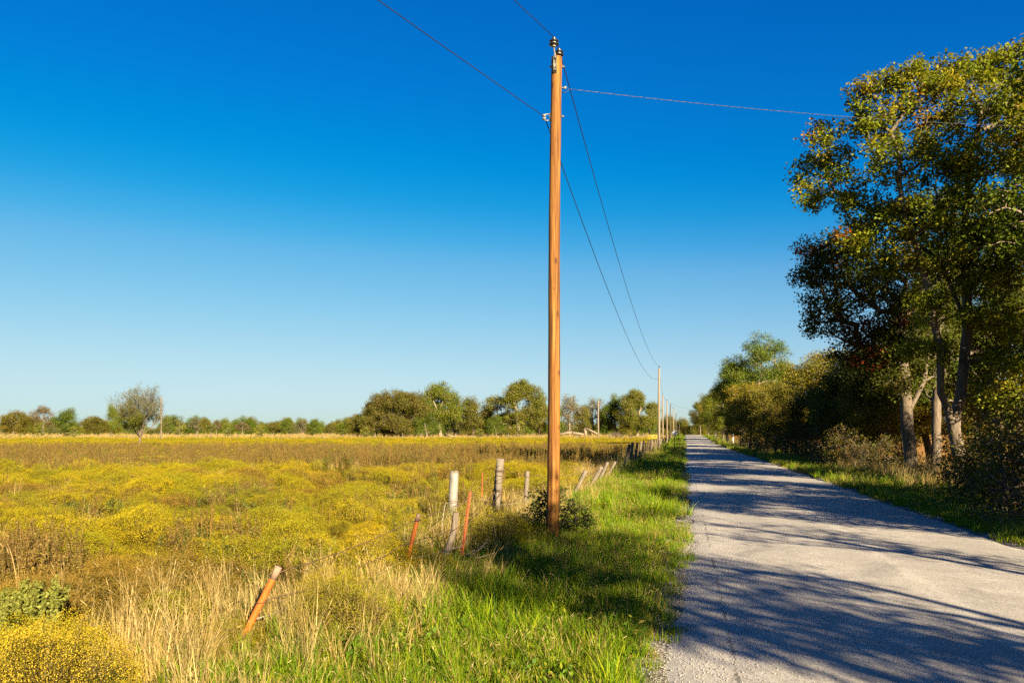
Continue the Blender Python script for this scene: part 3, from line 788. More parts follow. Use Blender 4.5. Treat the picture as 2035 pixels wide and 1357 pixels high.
# roadside trees just outside the picture on the right, whose shadows cross the road
def road_tree(s, t, meshes, label, rz=0.0, sc=1.0, kind='roadside_tree'):
    x, y = st(s, t)
    place_tree(meshes, kind, (x, y, tz(x, y)), label, 'tree', 'roadside trees shading the road', rz, sc)
slim = generic('slim_roadside', 7.4, 3.7, 2.0, 15, 31, 0.10, GREEN, tips_per=22, leaves=36, leaf=0.12, spread=0.20, twigs=3)
high = generic('high_crowned', 7.0, 3.2, 4.2, 11, 34, 0.09, GREEN, tips_per=26, leaves=60, leaf=0.12, spread=0.20, twigs=3)
sparse = generic('sparse_roadside', 6.0, 3.4, 2.0, 8, 33, 0.08, GREEN, tips_per=13, leaves=26, leaf=0.12, spread=0.22, twigs=4)
road_tree(-0.9, 8.2, slim, 'slender roadside tree right beside the camera, shading the near verge', 0.2)
road_tree(-3.2, 8.1, high, 'high crowned young tree beside the camera, shading the near verge', 1.9)
road_tree(4.6, 8.4, sparse, 'thin sapling outside the right edge, its shadow streaking the road', 0.2, 1.0)
road_tree(9.6, 9.6, g_round, 'roadside tree outside the right edge, shading the road beside the pole', 1.1, (0.62, 0.62, 0.58))
road_tree(21.5, 11.5, g_tall, 'tall roadside tree outside the right edge behind the leafy edge tree', 2.1, 1.0)
road_tree(12.6, 9.8, g_dark, 'low dark tree outside the right edge beside the road', 0.4, 0.72)
road_tree(25.0, 14.5, g_dark, 'dark tree behind the tall roadside tree outside the right edge', 3.4, 0.9)
road_tree(16.0, 11.8, g_dark, 'dark tree outside the right edge behind the leafy edge tree', 1.4, 0.8)

# --- far trees across the field
f_oak = generic('far_oak', 12.4, 19.5, 0.4, 48, 41, 0.55, OLIVE + BROWN[:1], tips_per=5, leaves=80, leaf=0.28, spread=0.6, step=0.9, twigs=3, min_r=0.02)
f_tall = generic('far_tall', 13.5, 10.5, 2.2, 26, 42, 0.38, GREEN + YELG[:1], tips_per=5, leaves=75, leaf=0.28, spread=0.55, step=0.9, min_r=0.02, bark='bark_pale')
f_tall2 = generic('far_tall2', 13.6, 13.5, 1.8, 32, 43, 0.42, OLIVE + YELG[:1] + GREEN[1:2], tips_per=4.6, leaves=75, leaf=0.28, spread=0.55, step=0.9, min_r=0.02, bark='bark_pale')
f_mid = generic('far_mid', 8.5, 8.5, 0.5, 16, 44, 0.26, OLIVE, tips_per=6, leaves=70, leaf=0.25, spread=0.5, step=0.8, min_r=0.02)
f_green = generic('far_green', 8.0, 8.0, 0.4, 16, 45, 0.24, GREEN, tips_per=6, leaves=70, leaf=0.25, spread=0.5, step=0.8, min_r=0.02)
f_grey = generic('far_grey', 8.0, 8.0, 1.2, 14, 46, 0.22, GREYG, tips_per=6, leaves=36, leaf=0.24, spread=0.5, step=0.8, min_r=0.025, twigs=6, bark='bark_pale')
f_brown = generic('far_brown', 8.4, 7.5, 2.0, 14, 47, 0.24, BROWN, tips_per=5, leaves=40, leaf=0.24, spread=0.55, step=0.8, min_r=0.025, twigs=6, bark='bark')
f_bush = generic('far_bush', 3.4, 3.2, 0.2, 10, 48, 0.09, YELG, tips_per=14, leaves=20, leaf=0.22, spread=0.28, step=0.4, min_r=0.012)
f_stalk = generic('far_sapling', 3.6, 1.3, 0.3, 8, 49, 0.06, GREEN + YELG, tips_per=24, leaves=16, leaf=0.18, spread=0.20, step=0.4, min_r=0.012)

HT = {id(f_oak): 12.4, id(f_tall): 13.5, id(f_tall2): 13.6, id(f_mid): 8.5, id(f_green): 8.0, id(f_grey): 8.0, id(f_brown): 8.4, id(f_bush): 3.4, id(f_stalk): 3.6}
WD = {id(f_oak): 19.5, id(f_tall): 10.5, id(f_tall2): 13.5, id(f_mid): 8.5, id(f_green): 8.0, id(f_grey): 8.0, id(f_brown): 7.5, id(f_bush): 3.2, id(f_stalk): 1.3}
def far(px, wpx, top, d, meshes, label, kind='field_tree', cat='tree', group='trees along the far side of the field', rz=None):
    x, y = px_at(px, d); z = tz(x, y)
    h = (z_at(top, d) - z) / HT[id(meshes)]
    w = wpx * d / F / WD[id(meshes)]
    return place_tree(meshes, kind, (x, y, z), label, cat, group, rng.uniform(0, 6.28) if rz is None else rz, (w, w, h))

FAR = [
 (28, 66, 815, 225, f_mid, 'round olive tree at the left end of the far tree line'),
 (86, 56, 802, 228, f_brown, 'thinning brown tree second from the left in the far tree line'),
 (138, 60, 811, 222, f_green, 'fresh green tree right of the thinning brown tree'),
 (188, 60, 826, 230, f_mid, 'low olive tree between the green tree and the lone field tree'),
 (222, 40, 803, 235, f_green, 'green tree showing behind the left side of the lone field tree'),
 (335, 30, 825, 225, f_green, 'dark green tree just right of the lone bleached pole'),
 (392, 44, 829, 240, f_grey, 'grey twiggy tree right of the lone bleached pole'),
 (410, 26, 829, 232, f_mid, 'narrow olive tree touching the grey twiggy tree'),
 (430, 26, 832, 240, f_brown, 'small bare brown tree in the middle of the low far line'),
 (482, 40, 837, 245, f_brown, 'low brown tree left of a gap in the far line'),
 (544, 34, 838, 240, f_mid, 'low olive tree in the thin part of the far line'),
 (574, 36, 830, 235, f_green, 'round green tree standing above the thin far line'),
 (602, 32, 832, 240, f_grey, 'grey green tree beside the round green far tree'),
 (626, 36, 832, 232, f_green, 'dense dark green tree at the right of the thin far line'),
 (657, 32, 841, 240, f_mid, 'low olive bushy tree just left of the oak clump'),
 (712, 50, 822, 205, f_mid, 'small olive tree at the left foot of the broad oak'),
 (788, 142, 770, 196, f_oak, 'broad domed brown olive oak, widest tree of the far clump'),
 (876, 94, 757, 200, f_tall, 'tall bright green tree with pale trunk right of the broad oak'),
 (940, 76, 788, 205, f_mid, 'medium olive tree between the two tallest trees of the clump'),
 (1032, 116, 756, 202, f_tall2, 'tall spreading tree with pale trunk just left of the utility pole'),
 (988, 52, 825, 198, f_green, 'low dark tree filling the foot of the far clump'),
 (1132, 62, 784, 215, f_grey, 'pale thin leaved tree just right of the utility pole'),
 (1180, 60, 790, 220, f_grey, 'sparse grey tree behind the bleached field pole'),
 (1226, 62, 784, 210, f_green, 'green tree right of the bleached field pole'),
 (748, 60, 800, 210, f_mid, 'olive tree at the left flank of the broad oak'), (905, 56, 800, 212, f_green, 'green tree tucked behind the tall bright green tree'), (965, 52, 806, 214, f_mid, 'olive tree closing the gap beside the tall spreading tree'),
 (1072, 56, 792, 212, f_mid, 'olive tree half hidden behind the utility pole'), (1108, 46, 808, 208, f_green, 'green tree low beside the right of the utility pole'), (1158, 50, 806, 216, f_mid, 'olive tree between the two pale grey trees'), (1206, 46, 802, 214, f_mid, 'olive tree right behind the bleached field pole'),
 (1290, 40, 800, 212, f_green, 'low green tree beside the second roadside pole'), (850, 60, 815, 194, f_green, 'low green tree between the broad oak and the tall green one'),
 (1266, 80, 774, 205, f_tall2, 'rounded olive tree with bare trunks at the right end of the far clump'),
]
for a in FAR: far(*a)
BUSH = [
 (80, 26, 835, 172, f_bush, 'yellow green bush under the thinning brown tree'), (147, 24, 846, 168, f_bush, 'yellow green bush under the fresh green tree'),
 (358, 26, 834, 175, f_bush, 'yellow green bush right of the lone bleached pole'), (452, 24, 836, 168, f_bush, 'upright yellow green bush alone on the far fence line'),
 (418, 18, 842, 168, f_stalk, 'thin sapling left of the upright yellow green bush'), (516, 24, 842, 170, f_bush, 'rounded bush in the middle of the far fence line'),
 (577, 18, 846, 168, f_stalk, 'thin sapling below the round green far tree'), (682, 18, 850, 168, f_stalk, 'thin sapling left of the broad oak'),
 (726, 24, 846, 168, f_bush, 'yellow green bush at the left foot of the broad oak'), (951, 26, 850, 170, f_bush, 'yellow green bush right of the pale trunked tall tree'),
 (1034, 34, 834, 176, f_bush, 'bright yellow green bush left of the utility pole'), (1100, 14, 852, 172, f_stalk, 'thin sapling close to the right side of the utility pole'),
 (1262, 12, 858, 172, f_stalk, 'short sapling under the right end of the far clump'), (620, 16, 856, 168, f_stalk, 'short sapling under the dense dark green far tree'),
 (300, 18, 852, 165, f_stalk, 'thin sapling right of the lone tree trunk'), (130, 14, 860, 165, f_stalk, 'short sapling on the far fence near the left'),
]
for a in BUSH: far(*a, kind='field_shrub', cat='shrub', group='shrubs on the far fence line')

# the lone tree out in the pasture: vase of bare twigs with leaves low down
bL = Vector((*px_at(278, 91), 0)); bL.z = tz(bL.x, bL.y)
def fan_tree():
    rs = np.random.default_rng(19)
    E0, E1, R0, R1, leaf_at = [], [], [], [], []
    def branch(p, d, L, r, depth):
        n = 4; q = p
        for i in range(n):
            d2 = d + rs.normal(0, 0.07, 3); d2[2] += 0.10; d2 /= np.linalg.norm(d2)
            e = q + d2 * L / n
            E0.append(q); E1.append(e); R0.append(r * (1 - 0.16 * i)); R1.append(r * (1 - 0.16 * (i + 1)))
            if depth >= 2: leaf_at.append((e, depth))
            if depth < 5 and i >= 1:
                for k in range(2 if depth < 4 else 1):
                    a = rs.normal(0, 1, 3); a -= a.dot(d2) * d2; a /= np.linalg.norm(a)
                    ang = rs.uniform(0.35, 0.65); c = d2 * math.cos(ang) + a * math.sin(ang)
                    if rs.random() < 0.72: branch(e, c, L * rs.uniform(0.50, 0.68), max(r * (0.42 if depth == 0 else 0.55), 0.010), depth + 1)
            q = e; d = d2
    E0.append(np.array([0, 0, -0.2])); E1.append(np.array([0.02, 0, 0.9])); R0.append(0.24); R1.append(0.17)
    E0.append(np.array([0.02, 0, 0.9])); E1.append(np.array([0.0, 0.03, 1.7])); R0.append(0.17); R1.append(0.16)
    for i in range(11):
        a = i * 2.4 + rs.uniform(-.2, .2); tilt = (0.12 + 0.88 * ((i + 0.5) / 11) ** 0.8) * 1.05
        branch(np.array([0.0, 0.03, 1.5 + 0.25 * rs.random()]), np.array([math.sin(tilt) * math.cos(a), math.sin(tilt) * math.sin(a), math.cos(tilt)]), (3.7 - 0.9 * tilt), 0.075, 1)
    mb = MB(); v, q = frusta(np.array(E0), np.array(E1), np.array(R0), np.array(R1), 5); mb.add(v, q)
    pos = []
    for e, dep in leaf_at:
        k = float(np.clip(1.25 - (e[2] - 1.6) / 3.6 - 0.10 * math.hypot(e[0], e[1]), 0.05, 1))
        n = int(rs.poisson(17 * k)); pos += [e + rs.normal(0, 0.16, 3) for _ in range(n)]
    pos = np.array(pos); pos[:, 2] = np.maximum(pos[:, 2], 1.5)
    v, q = leaf_quads(pos, 0.13)
    pal = np.array(OLIVE[:2] + DEEP[1:] + GREEN[:1]); col = pal[rs.integers(len(pal), size=len(q))]
    return mb.mesh('lone_trunk', M['bark'], True), mesh_np('lone_crown', v, q, M['leaf'], col)
tree_L = fan_tree()
place_tree(tree_L, 'lone_tree', bL, 'lone half bare tree standing alone out in the yellow field', sc=(0.9, 0.9, 0.84))

# dense far woods closing the horizon
def far_wood():
    pts = []
    for px in np.arange(-500, 2600, 5):
        d = rng.uniform(290, 520)
        x, y = px_at(px + rng.uniform(-6, 6), d); pts.append((x, y, tz(x, y) - rng.uniform(1.2, 4.2)))
    return np.array(pts)

# ------------------------------------------------------------------ instanced ground cover
def scatter(name, protos, pts, idx, scl, label, cat, tilt=0.12, rz=None):
    n = len(pts)
    me = bpy.data.meshes.new(name)
    me.vertices.add(n); me.vertices.foreach_set('co', np.ascontiguousarray(pts, np.float32).ravel())
    rot = np.stack([rng.normal(0, tilt, n), rng.normal(0, tilt, n), rng.uniform(0, 6.283, n) if rz is None else rz], -1).astype(np.float32)
    a = me.attributes.new('rot', 'FLOAT_VECTOR', 'POINT'); a.data.foreach_set('vector', rot.ravel())
    scl = np.asarray(scl, np.float32)
    if scl.ndim == 1: scl = np.repeat(scl[:, None], 3, 1)
    a = me.attributes.new('scl', 'FLOAT_VECTOR', 'POINT'); a.data.foreach_set('vector', np.ascontiguousarray(scl).ravel())
    a = me.attributes.new('pick', 'INT', 'POINT'); a.data.foreach_set('value', np.asarray(idx, np.int32))
    o = obj(name, me)
    tag(o, label, cat, kind='stuff')
    c = bpy.data.collections.new(name + '_kinds')
    for i, pm in enumerate(protos):
        po = bpy.data.objects.new('%s_kind_%02d' % (name, i), pm); c.objects.link(po)
    ng = bpy.data.node_groups.new(name, 'GeometryNodeTree')
    ng.interface.new_socket('Geometry', in_out='INPUT', socket_type='NodeSocketGeometry')
    ng.interface.new_socket('Geometry', in_out='OUTPUT', socket_type='NodeSocketGeometry')
    N = ng.nodes; Lk = ng.links
    gi = N.new('NodeGroupInput'); go = N.new('NodeGroupOutput')
    ci = N.new('GeometryNodeCollectionInfo'); ci.inputs['Collection'].default_value = c
    ci.inputs['Separate Children'].default_value = True; ci.inputs['Reset Children'].default_value = True
    ip = N.new('GeometryNodeInstanceOnPoints'); ip.inputs['Pick Instance'].default_value = True
    def attr(nm, ty):
        q = N.new('GeometryNodeInputNamedAttribute'); q.data_type = ty; q.inputs['Name'].default_value = nm
        return q.outputs['Attribute']
    e2r = N.new('FunctionNodeEulerToRotation')
    Lk.new(attr('rot', 'FLOAT_VECTOR'), e2r.inputs[0])
    Lk.new(gi.outputs[0], ip.inputs['Points']); Lk.new(ci.outputs[0], ip.inputs['Instance'])
    Lk.new(attr('pick', 'INT'), ip.inputs['Instance Index']); Lk.new(e2r.outputs[0], ip.inputs['Rotation'])
    Lk.new(attr('scl', 'FLOAT_VECTOR'), ip.inputs['Scale']); Lk.new(ip.outputs[0], go.inputs[0])
    md = o.modifiers.new('scatter', 'NODES'); md.node_group = ng
    return o

def blades(n, h, w, spread, lean, palette, segs=3, head=None, curl=0.5, straw=0.0, name='clump'):
    """a clump of bent grass blades; head=(prob,len,width,colour) adds seed heads"""
    pal = np.array(palette)
    V = []; Q = []; C = []
    base = 0
    for i in range(n):
        a = rng.uniform(0, 6.283); r = spread * math.sqrt(rng.random())
        p = np.array([r * math.cos(a), r * math.sin(a), 0.0])
        hh = h * rng.uniform(0.55, 1.15); ww = w * rng.uniform(0.7, 1.3)
        da = a + rng.normal(0, 0.9); ln = lean * rng.uniform(0.2, 1.5)
        dirx = np.array([math.cos(da), math.sin(da), 0.0])
        sd = np.array([-math.sin(da + rng.normal(0, .6)), math.cos(da), 0.0])
        pts = []
        for k in range(segs + 1):
            u = k / segs
            q = p + dirx * hh * ln * (u ** (1.6 + curl)) + np.array([0, 0, hh * (u - 0.35 * ln * u * u)])
            pts.append(q)
        c = pal[rng.integers(len(pal))] * rng.uniform(0.75, 1.25)
        for k, q in enumerate(pts):
            wk = ww * (1 - (k / segs) ** 1.5 * 0.92) * 0.5
            V += [q - sd * wk, q + sd * wk]
        for k in range(segs):
            b = base + 2 * k
            Q.append((b, b + 1, b + 3, b + 2)); C.append(c)
        base += 2 * (segs + 1)
        if head and rng.random() < head[0]:
            tdir = pts[-1] - pts[-2]; tdir /= np.linalg.norm(tdir) + 1e-9
            q0 = pts[-1] - tdir * head[1] * 0.4; q1 = pts[-1] + tdir * head[1] * 0.6; qm = (q0 + q1) / 2
            for s2 in (sd, np.cross(tdir, sd)):
                V += [q0, qm - s2 * head[2] * 0.5, q1, qm + s2 * head[2] * 0.5]
                Q.append((base, base + 1, base + 2, base + 3)); C.append(np.array(head[3]) * rng.uniform(0.8, 1.2)); base += 4
    return mesh_np(name, np.array(V), np.array(Q), M['grass'], np.clip(np.array(C), 0.004, 0.9))

def dome(R, h, specks, size, pal_top, pal_in, stems=70, seed=0, name='dome', lump=0.16):
    """broomweed: a dome of fine flowering tips on many thin stems"""
    rs = np.random.default_rng(seed)
    n = specks
    u = rs.normal(size=(n, 3)); u[:, 2] = np.abs(u[:, 2]) * 1.1 + 0.02; u /= np.linalg.norm(u, axis=1)[:, None]
    ph = rs.uniform(0, 6.28, 6)
    lum = 1 + lump * (np.sin(u[:, 0] * 5 + ph[0]) * np.cos(u[:, 1] * 6 + ph[1]) + 0.7 * np.sin(u[:, 2] * 9 + u[:, 0] * 7 + ph[2]) + 0.5 * np.sin(u[:, 1] * 13 + ph[3]) * np.cos(u[:, 0] * 12 + ph[4]))
    f = np.where(rs.random(n) < 0.8, rs.normal(0.95, 0.06, n), rs.uniform(0.45, 0.95, n))
    pos = u * np.array([R, R, h * 0.68]) * (lum * f)[:, None]
    pos[:, 2] += h * 0.32 - 0.22 * h * rs.random(n) ** 2 * (1 - u[:, 2])
    nor = u + rs.normal(0, 0.7, (n, 3)); nor /= np.linalg.norm(nor, axis=1)[:, None]
    a = rs.normal(size=(n, 3)); a[:, 2] += 0.8; a -= (a * nor).sum(1)[:, None] * nor; a /= np.linalg.norm(a, axis=1)[:, None]
    b = np.cross(nor, a)
    L = (size * rs.uniform(0.6, 1.5, n))[:, None]; W = L * rs.uniform(0.25, 0.6, (n, 1))
    V = np.stack([pos - a * L * .5, pos + b * W * .5, pos + a * L * .5, pos - b * W * .5], 1).reshape(-1, 3)
    Q = np.arange(n * 4).reshape(-1, 4)
    pt, pi = np.array(pal_top), np.array(pal_in)
    C = np.where((f > 0.86)[:, None], pt[rs.integers(len(pt), size=n)], pi[rs.integers(len(pi), size=n)])
    C = C * rs.uniform(0.88, 1.12, (n, 1))
    # stems
    m = stems
    us = rs.normal(size=(m, 3)); us[:, 2] = np.abs(us[:, 2]) + 0.25; us /= np.linalg.norm(us, axis=1)[:, None]
    e = us * np.array([R, R, h]) * 0.95; s0 = rs.normal(0, R * 0.10, (m, 3)); s0[:, 2] = 0
    v2, q2 = frusta(s0, e, np.full(m, 0.004), np.full(m, 0.002), 3)
    c2 = np.tile(np.array([[0.11, 0.08, 0.022]]), (len(q2), 1)) * rs.uniform(0.7, 1.2, (len(q2), 1))
    return mesh_np(name, np.vstack([V, v2]), np.vstack([Q, q2 + len(V)]), M['bloom'], np.clip(np.vstack([C, c2]), .004, .9))

def weed(h, n, seed, pal_stem, pal_leaf, leaf=0.05, leaves=14, head=0.12, name='weed', spread=0.10, lean=0.12):
    """upright stalks with small leaves and a brown seed spike"""
    rs = np.random.default_rng(seed)
    P0 = []; P1 = []; LP = []; LC = []
    HP = []
    for i in range(n):
        b = np.array([rs.normal(0, spread), rs.normal(0, spread), 0]); hh = h * rs.uniform(0.6, 1.15)
        tip = b + np.array([rs.normal(0, lean) * hh, rs.normal(0, lean) * hh, hh])
        P0.append(b); P1.append(tip)
        for k in range(leaves):
            u = rs.uniform(0.15, 0.95); LP.append(b + (tip - b) * u + rs.normal(0, 0.015, 3))
        for k in range(int(leaves * 1.2)):
            u = 1 - rs.random() * head / hh * 1.8; HP.append(b + (tip - b) * u + rs.normal(0, 0.012, 3))
    P0 = np.array(P0); P1 = np.array(P1)
    v1, q1 = frusta(P0, P1, np.full(n, 0.007), np.full(n, 0.004), 3)
    c1 = np.array(pal_stem)[rs.integers(len(pal_stem), size=len(q1))]
    v2, q2 = leaf_quads(np.array(LP), leaf, 0.2, 0.3); c2 = np.array(pal_leaf)[rs.integers(len(pal_leaf), size=len(q2))]
    v3, q3 = leaf_quads(np.array(HP), 0.036, 0.0, 0.6); c3 = np.array(pal_stem)[rs.integers(len(pal_stem), size=len(q3))] * 0.9
    V = np.vstack([v1, v2, v3]); Q = np.vstack([q1, q2 + len(v1), q3 + len(v1) + len(v2)])
    return mesh_np(name, V, Q, M['grass'], np.clip(np.vstack([c1, c2, c3]) * rs.uniform(0.8, 1.2, (len(Q), 1)), .004, .9))

BW_TOP = [(0.35, 0.275, 0.007), (0.30, 0.255, 0.007), (0.255, 0.235, 0.008), (0.375, 0.29, 0.008)]
BW_IN = [(0.13, 0.115, 0.012), (0.17, 0.14, 0.014), (0.11, 0.085, 0.014)]
BR_TOP = [(0.25, 0.155, 0.030), (0.22, 0.15, 0.026), (0.19, 0.14, 0.024)]
GR_TOP = [(0.235, 0.225, 0.010), (0.19, 0.20, 0.010), (0.28, 0.245, 0.010)]
domes = [dome(0.42, 0.46, 14000, 0.0105, BW_TOP, BW_IN, 80, 1, 'd0'), dome(0.36, 0.40, 12000, 0.0105, GR_TOP, BW_IN, 70, 2, 'd1'),
         dome(0.48, 0.42, 15000, 0.0105, BW_TOP + GR_TOP, BW_IN, 80, 3, 'd2'), dome(0.38, 0.42, 11000, 0.0105, BR_TOP, BW_IN, 80, 4, 'd3'),
         dome(0.40, 0.50, 13000, 0.0105, BW_TOP[:2] + GR_TOP, BW_IN, 80, 5, 'd4')]
domes_lo = [dome(0.55, 0.45, 900, 0.055, BW_TOP, BW_IN, 30, 11, 'dl0'), dome(0.60, 0.42, 900, 0.055, GR_TOP, BW_IN, 30, 12, 'dl1'), dome(0.5, 0.45, 800, 0.055, BW_TOP + BR_TOP[:1], BW_IN, 30, 13, 'dl2')]
ST = [(0.20, 0.135, 0.040), (0.15, 0.095, 0.035), (0.25, 0.185, 0.06)]
weeds = [weed(0.75, 9, 1, ST, [(0.19, 0.18, 0.024), (0.24, 0.20, 0.03)], name='w0'), weed(0.65, 8, 2, ST, [(0.23, 0.18, 0.035), (0.18, 0.135, 0.035)], name='w1'),
         weed(0.55, 7, 3, [(0.12, 0.13, 0.03)], [(0.15, 0.17, 0.03), (0.20, 0.21, 0.045)], leaf=0.075, leaves=20, name='w2'), weed(0.8, 10, 4, ST, [(0.19, 0.15, 0.03)], head=0.2, leaves=18, name='w3')]
STRAW = [(0.42, 0.315, 0.125), (0.35, 0.255, 0.095), (0.48, 0.375, 0.17), (0.28, 0.215, 0.065)]
dry = [blades(38, 0.50, 0.007, 0.10, 0.45, STRAW, 4, (0.22, 0.07, 0.004, (0.46, 0.36, 0.18)), name='g0'),
       blades(34, 0.38, 0.007, 0.12, 0.75, STRAW + [(0.22, 0.20, 0.035)], 4, None, name='g1'),
       blades(26, 0.66, 0.006, 0.08, 0.32, STRAW, 4, (0.35, 0.09, 0.0045, (0.50, 0.40, 0.21)), name='g2'),
       blades(40, 0.28, 0.008, 0.14, 0.95, STRAW[:2] + [(0.20, 0.18, 0.035), (0.16, 0.17, 0.022)], 4, None, name='g3')]
LUSH = [(0.11, 0.215, 0.006), (0.155, 0.255, 0.008), (0.26, 0.30, 0.010), (0.065, 0.15, 0.005), (0.09, 0.18, 0.006)]
green = [blades(46, 0.20, 0.0075, 0.11, 0.75, LUSH + [(0.30, 0.28, 0.025)], 4, name='v0'), blades(40, 0.26, 0.008, 0.10, 0.6, LUSH, 4, name='v1'),
         blades(50, 0.15, 0.007, 0.13, 0.9, LUSH + [(0.30, 0.26, 0.045)], 3, name='v2'), blades(36, 0.30, 0.007, 0.10, 0.6, LUSH + STRAW[:2], 4, (0.12, 0.06, 0.008, (0.4, 0.34, 0.16)), name='v3'),
         blades(30, 0.36, 0.009, 0.09, 0.7, LUSH, 5, name='v3b'),
         blades(44, 0.18, 0.008, 0.13, 1.0, STRAW[:2] + [(0.20, 0.19, 0.03), (0.15, 0.18, 0.02)], 3, name='v4')]

def in_view(p, margin=220, dmin=2.6):
    px = CX + F * p[:, 0] / np.maximum(p[:, 1], 0.1)
    return (p[:, 1] > dmin) & (px > -margin) & (px < 2035 + margin)

def sample(d0, d1, density, cond):
    """uniform points over the ground seen between depths d0 and d1"""
    w = 1.75 * d1
    n = int(density * (d1 - d0) * w)
    y = rng.uniform(d0, d1, n); x = rng.uniform(-0.86 * d1, 0.86 * d1 , n)
    p = np.stack([x, y], -1)
    p = p[in_view(p)]
    p = p[cond(p[:, 0], p[:, 1])]
    return p

def with_z(p, dz=0.0):
    return np.column_stack([p, terrain(p[:, 0], p[:, 1]) + dz])

FENCE_T = -3.35
def patch(x, y, sc, k): return wave(x * sc + 3.1 * k, y * sc - 1.7 * k)

# ---- broomweed over the pasture
A = []; I = []; S = []
for d0, d1, den, s0 in ((2.6, 9, 2.0, 1.0), (9, 18, 1.75, 1.1), (18, 34, 1.5, 1.3)):
    p = sample(d0, d1, den, lambda x, y: (t_of(x, y) < FENCE_T - 0.25 + 0.35 * patch(x, y, 1.3, 1)) & (patch(x, y, 0.45, 2) > -1.0))
    # keep the straw patch by the fence clear
    k = ~((t_of(p[:, 0], p[:, 1]) > FENCE_T - 1.1) & (rng.random(len(p)) < 0.5))
    p = p[k]
    c = patch(p[:, 0], p[:, 1], 0.5, 5)
    idx = np.where(c > 0.62, 3, np.where(c < -0.6, 1, rng.choice([0, 2, 4, 1], len(p))))
    idx = np.where(rng.random(len(p)) < 0.15, rng.integers(0, 5, len(p)), idx)
    A.append(with_z(p, -0.03)); I.append(idx); sc_ = s0 * rng.uniform(0.5, 1.35, len(p)) * (1 + 0.12 * patch(p[:, 0], p[:, 1], 0.8, 8)); S.append(np.stack([sc_, sc_, sc_ * rng.uniform(0.52, 0.95, len(p))], -1))
scatter('broomweed', domes, np.vstack(A), np.concatenate(I), np.vstack(S), 'yellow broomweed domes covering the near pasture', 'wildflowers')
A = []; I = []; S = []
for d0, d1, den, s0 in ((32, 60, 1.0, 1.0), (60, 110, 0.55, 1.1), (110, 168, 0.35, 1.3)):
    p = sample(d0, d1, den, lambda x, y: (t_of(x, y) < FENCE_T - 0.6) & ((patch(x, y, 0.25, 2) > -0.2) | (y > 76)))
    A.append(with_z(p, -0.05)); I.append(rng.integers(0, 3, len(p))); S.append(np.stack([s0 * rng.uniform(0.7, 1.3, len(p)) * 1.2, s0 * rng.uniform(0.7, 1.3, len(p)) * 1.2, s0 * rng.uniform(0.5, 1.1, len(p)) * 0.8], -1))
scatter('distant_broomweed', domes_lo, np.vstack(A), np.concatenate(I), np.vstack(S), 'yellow broomweed spreading to the far fence line', 'wildflowers')

# ---- tall brown weeds, in drifts and in a broad band
A = []; I = []; S = []
for d0, d1, den, s0 in ((4, 12, 2.6, 0.65), (12, 28, 2.8, 0.72), (28, 50, 2.2, 0.9), (50, 82, 1.3, 1.0)):
    p = sample(d0, d1, den, lambda x, y: (t_of(x, y) < FENCE_T - 0.8))
    v = patch(p[:, 0], p[:, 1], 0.33, 7) + 0.025 * (p[:, 1] - 24) - 0.010 * (p[:, 0] + 12)
    k = (v > (0.45 if d0 < 28 else -0.1)) | (rng.random(len(p)) < 0.05)
    p = p[k]
    A.append(with_z(p)); I.append(rng.choice([0, 1, 2, 3, 3, 1], len(p))); S.append(s0 * rng.uniform(0.7, 1.2, len(p)))
for pxa, pxb, da, db, num, kinds, sc0 in ((-120, 280, 15, 29, 260, [0, 1, 2, 2], 0.72), (375, 505, 9.8, 11.6, 60, [2, 2, 0], 0.8), (400, 560, 16, 22, 90, [2, 1], 0.8), (690, 900, 13, 24, 110, [0, 2], 0.75), (0, 110, 7.6, 10, 70, [0, 1, 3], 0.8), (560, 660, 8.5, 11, 50, [2, 1], 0.7)):
    d_ = rng.uniform(da, db, num); x_ = (rng.uniform(pxa, pxb, num) - CX) / F * d_ + rng.normal(0, 0.25, num)
    p = np.stack([x_, d_], -1); p = p[t_of(p[:, 0], p[:, 1]) < FENCE_T - 0.5]
    A.append(with_z(p)); I.append(rng.choice(kinds, len(p))); S.append(0.74 * sc0 * rng.uniform(0.6, 1.25, len(p)))
scatter('brown_weeds', weeds, np.vstack(A), np.concatenate(I), np.concatenate(S), 'tall brown seed weeds standing among the broomweed', 'weeds')

# ---- dry grass along the fence, through the field and on the far strip
A = []; I = []; S = []
for d0, d1, den, s0 in ((2.6, 8, 75, 0.85), (8, 16, 34, 0.95), (16, 40, 9, 1.1), (40, 90, 2.4, 1.6)):
    p = sample(d0, d1, den, lambda x, y: (t_of(x, y) < -2.2) & (t_of(x, y) > -6.2))
    t = t_of(p[:, 0], p[:, 1]) + 0.35 * patch(p[:, 0], p[:, 1], 1.1, 3)
    prob = np.exp(-((t + 3.45) / np.where(p[:, 1] < 9, 0.95, 0.75)) ** 2)
    k = rng.random(len(p)) < prob
    p = p[k]
    low = np.ones(len(p))
    cbx, cby = px_at(90, 4.5); low = np.where((np.hypot(p[:, 0] - cbx, p[:, 1] - cby) < 0.75) | ((np.abs(p[:, 0] - cbx * p[:, 1] / cby) < 0.5) & (p[:, 1] < cby)), 0.2, low)
    for fpx, fd in ((484, 6.35), (803, 9.6), (917, 10.5), (884, 10.55)):
        fx_, fy_ = px_at(fpx, fd); dx_ = p[:, 0] - fx_ * p[:, 1] / fd; dy_ = fd - p[:, 1]
        low = np.where((np.abs(dx_) < 0.3) & (dy_ > -0.2) & (dy_ < 1.3), 0.45, low)
    A.append(with_z(p)); I.append(rng.choice([0, 1, 1, 2, 3, 3], len(p))); S.append(low * s0 * rng.uniform(0.6, 1.15, len(p)))
